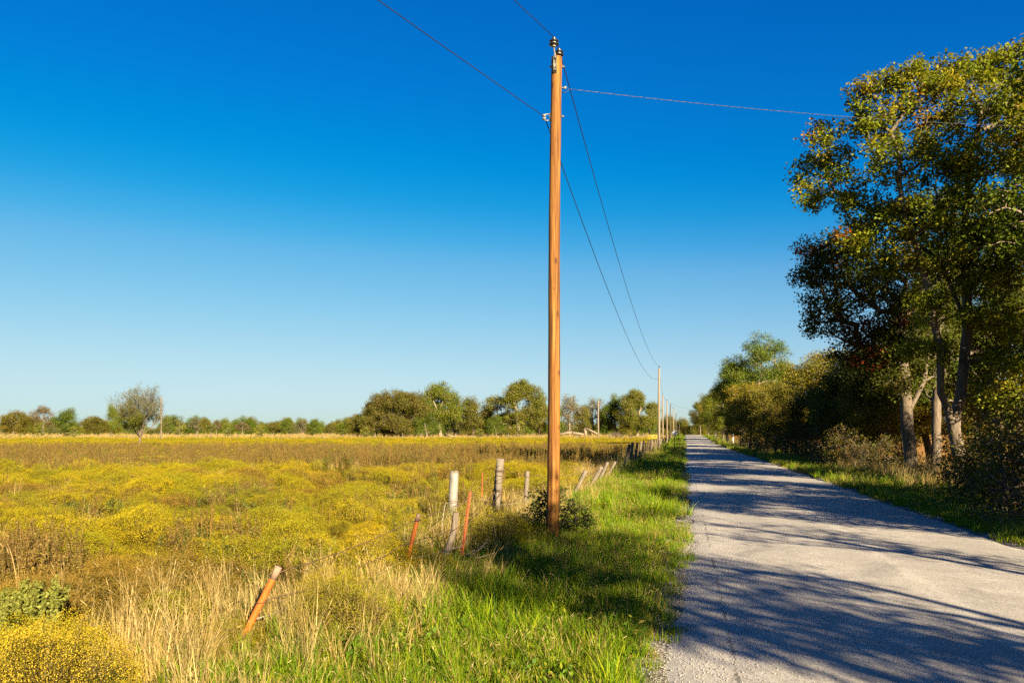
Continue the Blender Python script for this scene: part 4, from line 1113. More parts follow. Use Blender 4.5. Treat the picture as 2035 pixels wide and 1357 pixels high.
for d0, d1, den, s0 in ((3, 14, 1.6, 0.9), (14, 40, 0.8, 1.0)):
    p = sample(d0, d1, den, lambda x, y: (t_of(x, y) < -4) & (patch(x, y, 0.6, 9) > 0.2))
    A.append(with_z(p)); I.append(rng.choice([0, 2, 2], len(p))); S.append(s0 * rng.uniform(0.6, 1.1, len(p)))
p = sample(160, 235, 0.30, lambda x, y: t_of(x, y) < -3)
A.append(with_z(p)); I.append(rng.choice([0, 1, 3], len(p))); S.append(2.2 * rng.uniform(0.6, 1.1, len(p)))
# right side: pale tall grass under the trees, stubble behind
p = sample(10, 60, 3.0, lambda x, y: (t_of(x, y) > 7.2) & (t_of(x, y) < 11.5))
A.append(with_z(p)); I.append(rng.choice([0, 1, 2, 2, 3], len(p))); S.append(1.25 * rng.uniform(0.7, 1.3, len(p)))
p = sample(60, 130, 0.9, lambda x, y: (t_of(x, y) > 6.6) & (t_of(x, y) < 10))
A.append(with_z(p)); I.append(rng.choice([0, 2], len(p))); S.append(2.0 * rng.uniform(0.7, 1.2, len(p)))
scatter('dry_grass', dry, np.vstack(A), np.concatenate(I), np.concatenate(S), 'pale dry straw coloured grass along the fences', 'grass')

# ---- green verge grass both sides of the road
A = []; I = []; S = []
for d0, d1, den, s0 in ((2.6, 7, 120, 0.8), (7, 14, 70, 0.95), (14, 28, 26, 1.15), (28, 60, 8, 1.6), (60, 130, 2.0, 2.4), (130, 230, 0.5, 3.2)):
    p = sample(d0, d1, den, lambda x, y: (t_of(x, y) < 0.3) & (t_of(x, y) > -3.9))
    t = t_of(p[:, 0], p[:, 1]) ; s = s_of(p[:, 0], p[:, 1])
    lim = -0.28 * np.exp(-((s - 5.0) / 4.5) ** 2) + 0.10 + 0.13 * patch(p[:, 0], p[:, 1], 2.1, 4) * 0.6
    k = (t < lim) & (rng.random(len(p)) < np.clip((lim - t) / 0.35 + 0.25, 0, 1)) & (rng.random(len(p)) < np.clip((t + 3.6) / 0.9, 0.1, 1))
    p = p[k]; t = t[k]
    u = rng.random(len(p)); pt = patch(p[:, 0], p[:, 1], 0.9, 6)
    idx = np.where(u < 0.06 + 0.14 * (pt > 0.6), 5, rng.choice([0, 1, 2, 3], len(p)))
    idx = np.where((patch(p[:, 0], p[:, 1], 1.7, 12) > 0.75) & (rng.random(len(p)) < 0.5), 4, idx)
    A.append(with_z(p)); I.append(idx); S.append(s0 * rng.uniform(0.55, 1.15, len(p)) * np.where(t > -0.4, 0.75, 1.0))
for d0, d1, den, s0 in ((8, 22, 22, 1.05), (22, 45, 9, 1.4), (45, 100, 3, 2.0), (100, 220, 0.6, 3.0)):
    p = sample(d0, d1, den, lambda x, y: (t_of(x, y) > 4.85) & (t_of(x, y) < 8.4))
    t = t_of(p[:, 0], p[:, 1])
    p = p[rng.random(len(p)) < np.clip((t - 4.8) / 0.3, 0.15, 1) * np.clip((8.4 - t) / 1.2, 0, 1)]
    A.append(with_z(p)); I.append(rng.choice([0, 1, 2, 3, 5], len(p))); S.append(s0 * rng.uniform(0.7, 1.2, len(p)))
scatter('verge_grass', green, np.vstack(A), np.concatenate(I), np.concatenate(S), 'green grass on both verges of the road', 'grass')

# ---- broad leaved weeds in the verge and along the fence
def broad(n, size, seed, pal):
    rs_ = np.random.default_rng(seed); pos = rs_.normal(0, 0.05, (n, 3)); pos[:, 2] = np.abs(pos[:, 2]) * 2.2 + 0.02
    v_, q_ = leaf_quads(pos, size, 0.9, 0.5)
    return mesh_np('broad', v_, q_, M['grass'], np.array(pal)[rs_.integers(len(pal), size=n)] * rs_.uniform(0.8, 1.2, (n, 1)))
bl = [broad(22, 0.075, 1, [(0.09, 0.17, 0.012), (0.13, 0.20, 0.015)]), broad(30, 0.05, 2, [(0.12, 0.20, 0.012), (0.20, 0.22, 0.02)]), broad(18, 0.095, 3, [(0.07, 0.14, 0.012), (0.18, 0.15, 0.03)])]
A = []; S = []
for d0, d1, den in ((2.6, 8, 9), (8, 16, 4), (16, 30, 1.5)):
    p = sample(d0, d1, den, lambda x, y: (t_of(x, y) < -0.3) & (t_of(x, y) > -4.2) & (patch(x, y, 1.2, 14) > 0.1))
    A.append(with_z(p, 0.03)); S.append(rng.uniform(0.45, 0.95, len(p)))
A = np.vstack(A); scatter('broadleaf_weeds', bl, A, rng.integers(0, 3, len(A)), np.concatenate(S), 'low broad leaved green weeds dotted through the left verge', 'weeds')

# ---- loose stones along the left edge of the seal
def stones():
    protos = []
    mt = solid_mat('stone_chips', [(0.3, (0.26, 0.25, 0.23)), (0.7, (0.55, 0.53, 0.50))], (4, 4, 4), 1, 0.9, 0)
    for i in range(4):
        u = np.array([[1, 0, 0], [-1, 0, 0], [0, 1, 0], [0, -1, 0], [0, 0, 1], [0, 0, -1]], float) * rng.uniform(0.6, 1.2, (6, 1)) + rng.normal(0, 0.15, (6, 3))
        f = np.array([(0, 2, 4), (2, 1, 4), (1, 3, 4), (3, 0, 4), (2, 0, 5), (1, 2, 5), (3, 1, 5), (0, 3, 5)])
        protos.append(mesh_np('chip', u * np.array([1, 1, .7]), f, mt))
    s = rng.uniform(3.0, 16, 9500); t = -0.35 + np.abs(rng.normal(0, 0.55, len(s)))
    x, y = st(s, t)
    z = np.where(t > -0.05, road_z(x, y, s, t) + 0.003, terrain(x, y) + 0.01)
    scatter('loose_gravel', protos, np.column_stack([x, y, z]), rng.integers(0, 4, len(s)), rng.uniform(0.004, 0.0085, len(s)), 'loose pale stone chips along the left road edge', 'gravel', tilt=1.0)
stones()

# ---- far woods
fw = far_wood()
scatter('far_woods', [f_mid[1], f_green[1], f_grey[1]], fw, rng.integers(0, 3, len(fw)), rng.uniform(0.8, 1.35, len(fw)), 'low continuous woods closing the horizon behind the field', 'woods', tilt=0.0)

# ------------------------------------------------------------------ individual plants near the camera
big_gold = dome(0.62, 0.66, 30000, 0.0085, BW_TOP + [(0.30, 0.20, 0.025)], BW_IN, 160, 51, 'gold_bush', 0.10)
corner_gold = dome(0.62, 0.66, 30000, 0.0085, [(0.46, 0.33, 0.02), (0.40, 0.30, 0.015), (0.34, 0.28, 0.012), (0.50, 0.37, 0.04)], BW_IN, 160, 55, 'corner_bush', 0.10)
big_green = dome(0.50, 0.62, 22000, 0.0085, GR_TOP + BW_TOP[:1], BW_IN, 140, 52, 'green_bush', 0.12)
big_brown = dome(0.46, 0.46, 18000, 0.009, BR_TOP, BW_IN, 120, 53, 'brown_bush', 0.12)
big_shade = dome(0.62, 0.66, 12000, 0.016, GR_TOP + BW_TOP[1:2], BW_IN, 140, 54, 'shade_bush', 0.14)
def bush(px, py_base, me, label, sc=1.0, kind='broomweed_bush', rz=0.0, d=None):
    d = d or F * (H + 0.02) / (py_base - HY); x, y = px_at(px, d)
    o = obj(kind, me, None, (x, y, tz(x, y) - 0.03)); o.rotation_euler = (0, 0, rz); o.scale = (sc, sc, sc) if np.isscalar(sc) else sc
    tag(o, label, 'bush', 'large broomweed bushes near the fence')
bush(90, 1420, corner_gold, 'big golden broomweed bush in the bottom left corner', (0.90, 0.86, 0.92), d=4.5)
bush(690, 1275, big_green, 'yellow green broomweed bush just right of the nearest orange post', (0.95, 0.9, 0.95), rz=1.0, d=6.5)
bush(655, 1215, big_gold, 'rounded yellow bush behind the nearest orange post', (0.62, 0.62, 0.72), rz=2.0, d=7.3)
bush(855, 1145, big_gold, 'yellow bush at the foot of the leaning wooden brace', (0.62, 0.62, 0.52), rz=0.5, d=9.2)
bush(225, 1185, big_brown, 'brownish round bush in the left foreground', 0.95, rz=0.2, d=8.0)
bush(75, 1240, big_brown, 'brown bush above the golden corner bush', 1.0, rz=2.2, d=6.9)
bush(985, 1110, big_shade, 'large dark broomweed bush in shade left of the utility pole', (1.05, 0.9, 0.95), rz=0.7, d=11.6)
bush(1050, 1090, big_green, 'small olive bush in shade touching the left of the utility pole', (0.75, 0.7, 0.72), rz=1.7, d=12.0)

# feathery grey green weed at the left edge
feather = weed(0.62, 40, 71, [(0.17, 0.20, 0.045)], [(0.17, 0.21, 0.04), (0.23, 0.26, 0.06)], leaf=0.022, leaves=75, head=0.1, name='feathery_weed', spread=0.13, lean=0.22)
x, y = px_at(60, 5.6)
tag(obj('feathery_weed', feather, None, (x, y, tz(x, y))), 'pale grey green feathery weed at the left edge above the golden bush', 'weed')
bpy.data.objects['feathery_weed'].scale = (0.8, 0.8, 0.85)

# leafy shrub growing round the pole foot
shrub = build_tree([(0, 0, -0.1), (0.02, 0, 0.25), (0.0, 0.03, 0.5)], 0.03, [(-0.33, 0.1, 0.42, 0.24), (-0.22, 0.12, 0.68, 0.2), (-0.4, 0.2, 0.25, 0.2), (0.22, 0.15, 0.5, 0.24), (0.38, 0.1, 0.3, 0.24), (0.12, 0.2, 0.7, 0.18), (0.5, 0.2, 0.42, 0.2), (-0.05, 0.25, 0.5, 0.25), (0.62, 0.1, 0.24, 0.16)],
                   tips_per=420, leaves=13, leaf=0.055, spread=0.06, palette=[(0.045, 0.08, 0.015), (0.07, 0.11, 0.02), (0.20, 0.18, 0.05)], step=0.12, sides=5, min_r=0.003, twigs=2, name='pole_shrub', flare=1.0)
x, y = px_at(1098, 12.85)
place_tree(shrub, 'leafy_shrub', (x, y, tz(x, y)), 'dark green leafy shrub growing round the foot of the utility pole', 'shrub')

# understory shrubs at the edge of the right hand trees
under = build_tree([(0, 0, -0.1), (0.05, 0, 0.5), (0, 0.05, 1.1)], 0.04, [(0, 0, 0.9, 0.5), (0.5, 0.1, 0.6, 0.42), (-0.5, 0.1, 0.6, 0.42), (0.1, 0.5, 0.8, 0.42), (-0.1, -0.5, 0.55, 0.4), (0.2, 0, 1.35, 0.36), (-0.3, 0.2, 1.15, 0.36)],
                   tips_per=90, leaves=16, leaf=0.075, spread=0.12, palette=DEEP + [(0.17, 0.12, 0.02), (0.22, 0.13, 0.03)], step=0.2, sides=5, min_r=0.004, twigs=3, name='understory')
bram = build_tree([(0, 0, -0.1), (0.05, 0, 0.3), (0, 0.05, 0.8)], 0.03, [(0, 0, 0.7, 0.5), (0.5, 0.1, 0.45, 0.42), (-0.5, 0.1, 0.45, 0.42), (0.1, 0.5, 0.6, 0.42), (-0.1, -0.5, 0.4, 0.4)],
                  tips_per=70, leaves=9, leaf=0.07, spread=0.14, palette=BROWN + OLIVE[:1] + [(0.30, 0.14, 0.04)], step=0.2, sides=4, min_r=0.004, twigs=8, name='bramble')
UND = [(1800, 31.5, under, 1.0, 'dark shrub at the foot of the thick left oak trunk'), (1730, 35.5, bram, 1.3, 'brown bramble left of the thick left oak trunk'), (1675, 39.5, under, 1.4, 'dark shrub in the shade of the rust tipped oak'), (1632, 44.5, under, 1.5, 'dark shrub below the golden brown tree'), (1585, 51, under, 1.6, 'dark shrub in the middle of the hedgerow'), (1540, 61, under, 1.9, 'green shrub below the golden hedgerow trees'), (1505, 74, under, 2.0, 'rounded shrub left of the golden hedgerow trees'), (1900, 30, under, 1.2, 'dark shrub seen between the slim and the crooked trunks'),
       (2010, 15.5, under, 1.15, 'leafy shrub hugging the right edge beside the road'), (2048, 14.6, under, 1.5, 'tall leafy shrub at the very right edge beside the road'), (1992, 17.2, under, 1.45, 'dark leafy shrub just left of the right edge shrub'), (1935, 21.0, under, 1.0, 'dark low shrub before the crooked oak trunk'), (1965, 18.5, bram, 1.1, 'tangled brown bramble left of the right edge shrub'),
       (2045, 13.6, bram, 1.0, 'twiggy brown bramble in the lower right corner of the hedgerow'), (1985, 21.5, under, 1.3, 'green shrub right of the crooked oak trunk'),
       (1840, 29.0, bram, 0.7, 'low brown bramble between the two left oak trunks'), (1760, 34, under, 1.0, 'dark shrub left of the thick left oak trunk'),
       (1700, 37, under, 1.1, 'dark shrub below the rust tipped oak'), (1655, 42, bram, 1.1, 'straw brown bramble below the golden brown tree'),
       (1610, 47, under, 1.25, 'dark rounded shrub below the low dark hedgerow tree'), (1560, 56, under, 1.4, 'green shrub at the foot of the bushy yellow olive tree'),
       (1520, 66, bram, 1.5, 'pale brown bramble at the foot of the golden hedgerow trees'), (1488, 82, under, 1.8, 'dark shrub just before the gravel farm entrance'),
       (1925, 24.0, bram, 0.6, 'small bramble at the foot of the crooked oak trunk'), (1880, 27, under, 0.55, 'small shrub right of the slim oak trunk')]
for i, (px, d, me, sc, lb) in enumerate(UND):
    x, y = px_at(px, d)
    place_tree(me, 'understory_shrub', (x, y, tz(x, y)), lb, 'shrub', 'shrubs under the roadside trees', i * 1.3, sc)

# ------------------------------------------------------------------ utility poles
PD = 12.56
pole_base = Vector((*px_at(1098, PD), 0)); pole_base.z = tz(pole_base.x, pole_base.y)
pole_top = P(1105.5, 116, PD)
def utility_pole():
    e = empty('utility_pole', pole_base); tag(e, 'tall new orange brown wooden utility pole beside the road', 'utility pole')
    up = pole_top - pole_base
    mb = MB(); nseg = 26
    pts = []; rr = []
    for i in range(nseg + 1):
        u = -0.03 + 1.03 * i / nseg
        pts.append(up * u + Vector((0.010 * math.sin(u * 7), 0.008 * math.sin(u * 5), 0))); rr.append(0.108 - 0.021 * u + 0.0015 * math.sin(u * 40))
    mb.tube(pts, rr, 24, True, 0.012)
    obj('shaft', mb.mesh('pole_shaft', M['pole'], True), e)
    T = up
    # bevelled roof bracket with bent pin, front
    def child(name, mbx, mat, par=e, sm=True): return obj(name, mbx.mesh(name, M[mat], sm), par)
    fx, fy = -0.03, -0.085
    mb = MB(); mb.box((T.x + fx, T.y + fy - 0.012, T.z - 0.155), (0.055, 0.012, 0.27)); mb.box((T.x + fx - 0.024, T.y + fy - 0.03, T.z - 0.155), (0.008, 0.03, 0.27)); mb.box((T.x + fx + 0.024, T.y + fy - 0.03, T.z - 0.155), (0.008, 0.03, 0.27))
    br = child('pin_bracket', mb, 'steel', sm=False)
    mb = MB(); mb.tube([(T.x + fx, T.y + fy - 0.03, T.z - 0.06), (T.x + fx, T.y + fy - 0.03, T.z + 0.02), (T.x - 0.042, T.y - 0.09, T.z + 0.09), (T.x - 0.045, T.y - 0.09, T.z + 0.17)], 0.013, 10)
    child('pin', mb, 'steel', br)
    for dz in (-0.055, -0.255):
        mb = MB(); mb.tube([(T.x + fx, T.y + fy - 0.06, T.z + dz), (T.x + fx, T.y + fy - 0.01, T.z + dz)], 0.014, 6); child('bolt', mb, 'steel', br, False)
    def insulator(cx, cy, cz, s=1.0):
        mb = MB(); p = [(0.020, 0), (0.03, 0.0), (0.078, 0.012), (0.083, 0.022), (0.045, 0.036), (0.032, 0.045), (0.032, 0.058), (0.074, 0.066), (0.079, 0.075), (0.04, 0.09), (0.03, 0.10), (0.03, 0.115), (0.036, 0.128), (0.02, 0.142), (0.0, 0.145)]
        mb.lathe([(a * s, b * s) for a, b in p], (cx, cy, cz), 20); o = child('insulator', mb, 'ceramic')
        mb = MB(); mb.lathe([(0.0, -0.02 * s), (0.034 * s, -0.02 * s), (0.036 * s, 0.002 * s), (0.0, 0.003 * s)], (cx, cy, cz), 14); child('cap', mb, 'ceramic_neck', o)
        mb = MB(); mb.lathe([(0.034 * s, 0.04 * s), (0.040 * s, 0.046 * s), (0.040 * s, 0.060 * s), (0.034 * s, 0.064 * s)], (cx, cy, cz), 14); child('neck', mb, 'ceramic_neck', o)
        return o
    insulator(T.x - 0.045, T.y - 0.09, T.z + 0.16)
    insulator(T.x + 0.048, T.y + 0.03, T.z + 0.045, 0.95)
    mb = MB(); mb.tube([(T.x + 0.048, T.y + 0.03, T.z - 0.05), (T.x + 0.048, T.y + 0.03, T.z + 0.06)], 0.014, 8); child('pin', mb, 'steel')
    # through bolts on the right
    for py, ln in ((133, 0.045), (232, 0.04)):
        z = P(0, py, PD).z - pole_base.z; u = z / up.z; cx = up.x * u; cy = up.y * u
        mb = MB(); mb.tube([(cx + 0.085, cy, z), (cx + 0.10 + ln, cy, z)], 0.008, 6); mb.box((cx + 0.112, cy, z), (0.018, 0.028, 0.028)); mb.box((cx + 0.10, cy, z), (0.006, 0.05, 0.05)); child('bolt', mb, 'steel', sm=False)
        mb = MB(); mb.tube([(cx - 0.12, cy, z), (cx - 0.08, cy, z)], 0.012, 6); child('bolt', mb, 'steel', sm=False)
    # clevis with spool on the left for the neutral
    z = P(0, 233, PD).z - pole_base.z; u = z / up.z; cx = up.x * u - 0.098; cy = up.y * u
    mb = MB(); mb.tube([(cx, cy, z + 0.045), (cx - 0.07, cy, z + 0.048), (cx - 0.115, cy, z + 0.03)], 0.009, 8); mb.tube([(cx, cy, z - 0.055), (cx - 0.06, cy, z - 0.06), (cx - 0.11, cy, z - 0.045), (cx - 0.125, cy, z - 0.02)], 0.009, 8); mb.box((cx + 0.002, cy, z), (0.012, 0.04, 0.13))
    cl = child('clevis', mb, 'steel')
    mb = MB(); mb.lathe([(0.0, -0.04), (0.032, -0.04), (0.034, -0.022), (0.016, -0.008), (0.016, 0.006), (0.034, 0.018), (0.032, 0.034), (0.0, 0.034)], (cx - 0.095, cy, z), 14); child('spool', mb, 'ceramic_neck', cl)
    # dead end clamp on the right for the service drop
    z = P(0, 175, PD).z - pole_base.z; u = z / up.z; cx = up.x * u + 0.095; cy = up.y * u
    mb = MB(); mb.tube([(cx - 0.01, cy, z), (cx + 0.03, cy, z)], 0.012, 8); mb.tube([(cx + 0.02, cy, z), (cx + 0.06, cy, z + 0.012), (cx + 0.085, cy, z + 0.02)], [0.014, 0.016, 0.006], 8); mb.tube([(cx + 0.02, cy, z), (cx + 0.06, cy, z - 0.008), (cx + 0.085, cy, z - 0.006)], [0.014, 0.014, 0.006], 8)
    dc = child('dead_end_clamp', mb, 'steel')
    mb = MB(); mb.tube([(cx - 0.005, cy, z - 0.085), (cx + 0.05, cy, z - 0.08), (cx + 0.10, cy, z - 0.05), (cx + 0.13, cy, z - 0.02)], 0.005, 5); child('jumper_loop', mb, 'conductor', dc)
    return T
T = utility_pole()
insA = pole_base + T + Vector((-0.045, -0.09, 0.30))
insB = pole_base + T + Vector((0.048, 0.03, 0.16))
spool = P(1083, 233, PD)

def pole_far(px, top, d, mat, label, h=None, kind='utility_pole', group='poles along the road', r=0.122, arm=False):
    x, y = px_at(px, d); z0 = tz(x, y); z1 = z_at(top, d) if h is None else z0 + h
    hgt = z1 - z0
    e = empty(kind, (x, y, z0)); tag(e, label, 'utility pole', group)
    mb = MB(); mb.tube([(0, 0, -0.3), (0.01, 0, hgt * 0.33), (-0.01, 0, hgt * 0.66), (0.02, 0, hgt)], [r, r * 0.93, r * 0.85, r * 0.75], 12, True, 0.01)
    obj('shaft', mb.mesh('far_shaft', M[mat], True), e)
    mb = MB(); mb.lathe([(0.02, 0), (0.09, 0.02), (0.05, 0.05), (0.04, 0.07), (0.085, 0.09), (0.04, 0.13), (0, 0.16)], (0.0, -0.05, hgt + 0.08), 12); mb.tube([(0, -0.05, hgt - 0.2), (0, -0.05, hgt + 0.1)], 0.02, 6)
    obj('insulator', mb.mesh('far_insulator', M['ceramic'], True), e)
    mb = MB(); mb.tube([(-r, 0, hgt - 0.97), (-r - 0.14, 0, hgt - 0.97)], 0.035, 6); obj('clevis', mb.mesh('far_clevis', M['steel'], True), e)
    mb = MB(); mb.tube([(r * 0.8, 0, hgt - 0.97), (r + 0.08, 0, hgt - 0.97)], 0.02, 6); obj('bolt', mb.mesh('far_bolt', M['steel'], True), e)
    return Vector((x, y, z1 + 0.22)), Vector((x - r - 0.12, y, z1 - 0.97))
farp = []
for px, top, d, mat, lb in [(1309.7, 732, 70.8, 'far_pole', 'pale bleached utility pole, second in the roadside line'), (1317.2, 785, 120, 'far_pole', 'third utility pole, half hidden in tree shade beyond the pale pole'),
                       (1325.6, 796, 141, 'far_pole', 'thin pale utility pole, fourth in the roadside line'), (1332.0, 804, 158, 'shaded_pole', 'dark utility pole just left of the diamond sign'),
                       (1338.5, 811, 182, 'far_pole', 'pale utility pole rising behind the diamond sign'), (1343.4, 821, 212, 'shaded_pole', 'dark utility pole just right of the diamond sign'),
                       (1347.2, 838, 262, 'shaded_pole', 'tiny dark utility pole near the end of the road'), (1350.2, 844, 300, 'shaded_pole', 'farthest tiny utility pole at the end of the road')]:  # the dark wood stands in for tree shade on these poles
    farp.append(pole_far(px, top, d, mat, lb))
pole_far(320.5, 789, 152, 'far_pole', 'lone bleached pole right of the lone field tree', kind='utility_pole', group='poles across the field', r=0.16)
pole_far(1189, 795, 158, 'far_pole', 'bleached field pole in front of the sparse grey tree', kind='utility_pole', group='poles across the field', r=0.16)

def span(name, a, b, sag, r, mat, label, cat='power line', n=60, sides=5, twist=None, extra=None):
    a = Vector(a); b = Vector(b)
    pts = [a.lerp(b, i / n) - Vector((0, 0, 4 * sag * (i / n) * (1 - i / n))) for i in range(n + 1)]
    mb = MB(); mb.tube(pts, r, sides, True)
    if extra:
        pr, pitch = extra
        m = n * 12
        L = (b - a).length
        dirx = (b - a).normalized(); u = dirx.cross(Vector((0, 0, 1))).normalized(); w = dirx.cross(u)
        q = []
        for i in range(m + 1):
            f = i / m; c = a.lerp(b, f) - Vector((0, 0, 4 * sag * f * (1 - f))); an = f * L / pitch * 6.283
            q.append(c + (u * math.cos(an) + w * math.sin(an)) * (r + pr))
        mb.tube(q, pr, 4, False)
    o = obj(name, mb.mesh(name, M[mat], True, a), None, a)
    return tag(o, label, cat, 'overhead wires')

span('power_line', insA + Vector((0, 0, 0.0)), insB + Vector((0, 0, 0)), 0.0, 0.006, 'conductor', 'short jumper joining the two insulators on the pole top', n=2)
span('power_line', insB, farp[0][0], 1.15, 0.0085, 'conductor', 'top wire sagging from the big pole down to the second pole')
span('power_line', spool + Vector((0, 0.03, 0)), farp[0][1], 1.25, 0.0085, 'conductor', 'lower wire sagging from behind the big pole to the second pole')
back = Vector((-0.474, -0.880, 0))
span('power_line', insA, insA + back * 56 + Vector((0, 0, 0.1)), 0.95, 0.006, 'conductor', 'top wire leaving the insulators towards the upper left')
span('power_line', spool, spool + back * 56 + Vector((0, 0, 0.1)), 1.0, 0.006, 'conductor', 'lower wire leaving the left clevis towards the top of the picture')
sv0 = P(1130, 177, PD)
sv1 = P(2350, 255, 17)
span('service_line', sv0, sv1, 0.2, 0.0034, 'service', 'pale twisted service cable crossing the sky to the right hand trees', n=50, extra=(0.0022, 0.28))
names = ['second', 'third', 'fourth', 'fifth', 'sixth', 'seventh', 'eighth']
for i in range(7):
    span('power_line', farp[i][0], farp[i + 1][0], 0.5, 0.012, 'conductor', 'thin far wire between the %s roadside pole and the next one' % names[i], n=20, sides=3)
x, y = st(160, 7)
span('power_line', farp[3][0], (x + 6, y + 8, farp[3][0].z - 2.6), 0.5, 0.016, 'conductor', 'far wire crossing above the road to the hedgerow', n=20, sides=3)

# ------------------------------------------------------------------ the old fence
def fpost(kind, base_px, base_d, top_px, top_py, r, mat, label, sides=10, cat='fence post', group='fence posts beside the road', jitter=0.05, sink=0.25, top_d=None, bend=0.0, splits=False):
    x, y = px_at(base_px, base_d); z = tz(x, y)
    b = Vector((x, y, z)); t = P(top_px, top_py, top_d or base_d)
    up = t - b
    mb = MB(); n = 7
    pts = []
    for i in range(n + 1):
        u = -sink / max(up.length, .3) + (1 + sink / max(up.length, .3)) * i / n
        pts.append(up * u + Vector((bend * math.sin(u * 3.1), 0, 0)))
    mb.tube(pts, [r * (1.06 - 0.12 * i / n) for i in range(n + 1)], sides, True, jitter, spin=math.pi / 4)
    e = empty(kind, b); tag(e, label, cat, group)
    obj('shaft', mb.mesh('post', M[mat], sides > 8), e)
    return e, b, t

def ring(e, at, r, n=1, mat='wire', name='wire_wrap', squash=(1, 1), tilt=0.1):
    mb = MB()
    for k in range(n):
        a = np.linspace(0, 6.283, 15)
        c = np.array(at) + np.array([0, 0, k * 0.022 - 0.011 * n])
        tx, ty = rng.normal(0, tilt, 2)
        pts = np.stack([c[0] + r * squash[0] * np.cos(a), c[1] + r * squash[1] * np.sin(a), c[2] + r * (tx * np.cos(a) + ty * np.sin(a))], -1)
        mb.tube(pts, 0.004, 4, False)
    return obj(name, mb.mesh('wrap', M[mat], True), e)

W = []     # fence line points for the wires: (base, top)
e1, b, t = fpost('pipe_post', 484, 6.35, 554, 1126, 0.029, 'rust_orange', 'leaning orange rusty pipe post nearest the camera', 12, jitter=0.01)
mb = MB(); ax = (t - b).normalized(); mb.tube([t - b - ax * 0.11, t - b + ax * 0.004], [0.0305, 0.029], 12); obj('worn_tip', mb.mesh('tip', M['rust_tip'], True), e1)
ring(e1, (t - b) * 0.52, 0.042, 1); W.append((b, t))
e2, b, t = fpost('pipe_post', 803, 9.6, 832, 1021, 0.028, 'rust_orange', 'second leaning orange rusty pipe post, left of the leaning brace', 12, jitter=0.01)
mb = MB(); ax = (t - b).normalized(); mb.tube([t - b - ax * 0.09, t - b + ax * 0.004], [0.0295, 0.028], 12); obj('worn_tip', mb.mesh('tip', M['rust_tip'], True), e2)
ring(e2, (t - b) * 0.9, 0.042, 1); W.append((b, t))
e3, b, t = fpost('ribbed_post', 917, 10.5, 935, 977, 0.018, 'rust', 'thin ribbed rusty red steel post in front of the grey posts', 6, jitter=0.02)
mb = MB(); up_ = t - b
for k in range(22):
    c = up_ * (0.12 + k * 0.04); mb.box((c.x - 0.022, c.y - 0.012, c.z), (0.018, 0.016, 0.014))
obj('studs', mb.mesh('studs', M['rust'], False), e3)['kind'] = 'stuff'; W.append((b, t))
eb, b, t = fpost('wooden_brace', 880, 10.55, 906, 1018, 0.050, 'weathered_dark_shaded', 'short crooked leaning wooden brace before the round grey post', 9, jitter=0.10, bend=0.035)
e4, b, t = fpost('round_post', 898, 14.2, 903, 936, 0.088, 'grey_post', 'round pale grey post standing upright in the yellow weeds', 16, jitter=0.012)
ring(e4, (t - b) * 0.42, 0.094, 2); mb = MB(); mb.tube([t - b + Vector((0, 0, -0.025)), t - b + Vector((0, 0, 0.006))], [0.088, 0.080], 16, True, 0.06); obj('chipped_rim', mb.mesh('rim', M['weathered'], False), e4)
e5, b, t = fpost('timber_post', 983, 15.0, 995, 911, 0.112, 'weathered', 'thick weathered square timber post wrapped in rusty wire', 4, jitter=0.05)
b5, t5 = b, t
for f, n in ((0.80, 4), (0.66, 2), (0.48, 3), (0.18, 2)):
    ring(e5, (t - b) * f, 0.118, n, squash=(0.92, 0.92), tilt=0.2)
mb = MB(); q0 = (t - b) * 0.47; q1 = (t - b) * 0.25; q2 = (t - b) * 0.14
mb.tube([q0 + Vector((0.10, -0.09, 0)), q1 + Vector((-0.10, -0.095, 0))], 0.006, 5); mb.tube([q0 + Vector((0.09, -0.1, -0.03)), q1 + Vector((-0.09, -0.1, -0.02))], 0.005, 5); mb.tube([q1 + Vector((-0.10, -0.095, 0)), q2 + Vector((0.08, -0.095, 0))], 0.005, 5)
obj('crossed_wire', mb.mesh('crossed', M['wire'], True), e5); W.append((b, t))
e6, b, t = fpost('slim_post', 1044, 17.6, 1048, 936, 0.055, 'weathered', 'slim grey wooden post left of the utility pole', 9, jitter=0.05); ring(e6, (t - b) * 0.86, 0.058, 2); W.append((b, t))
fpost('steel_stake', 957, 19.0, 959, 938, 0.018, 'rust', 'small rusty stake behind the square timber post', 6)
LEAN = [(1140, 21.8, 1164, 935, 0.062, 'first leaning grey post right of the utility pole'), (1174, 25.2, 1196, 927, 0.062, 'second leaning grey post right of the utility pole'),
        (1190, 27.6, 1208, 918, 0.055, 'third leaning grey post, tallest and thinnest of the near row'), (1208, 31, 1223, 917, 0.055, 'fourth leaning grey post, its foot lost in grass'),
        (1234, 35, 1244, 913, 0.055, 'fifth leaning grey post at the edge of the shade')]
for px, d, tpx, tpy, r, lb in LEAN:
    e, b, t = fpost('wooden_post', px, d, tpx, tpy, r, 'weathered', lb, 9, group='leaning posts of the roadside fence', jitter=0.05); W.append((b, t))
ordn = ['sixth', 'seventh', 'eighth', 'ninth', 'tenth', 'eleventh', 'twelfth', 'thirteenth', 'fourteenth', 'fifteenth', 'sixteenth']
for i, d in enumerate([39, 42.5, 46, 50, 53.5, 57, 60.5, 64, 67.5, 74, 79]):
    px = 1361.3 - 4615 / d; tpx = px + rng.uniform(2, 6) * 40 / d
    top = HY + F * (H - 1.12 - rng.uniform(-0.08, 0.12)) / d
    e, b, t = fpost('wooden_post', px, d, tpx + 2, top, rng.uniform(0.06, 0.085), 'weathered_dark_shaded', '%s post from the utility pole, coloured dark for the shaded row before the second pole' % ordn[i], 8, group='shaded posts of the roadside fence', jitter=0.06); W.append((b, t))  # shade of this row is put into the darker wood colour
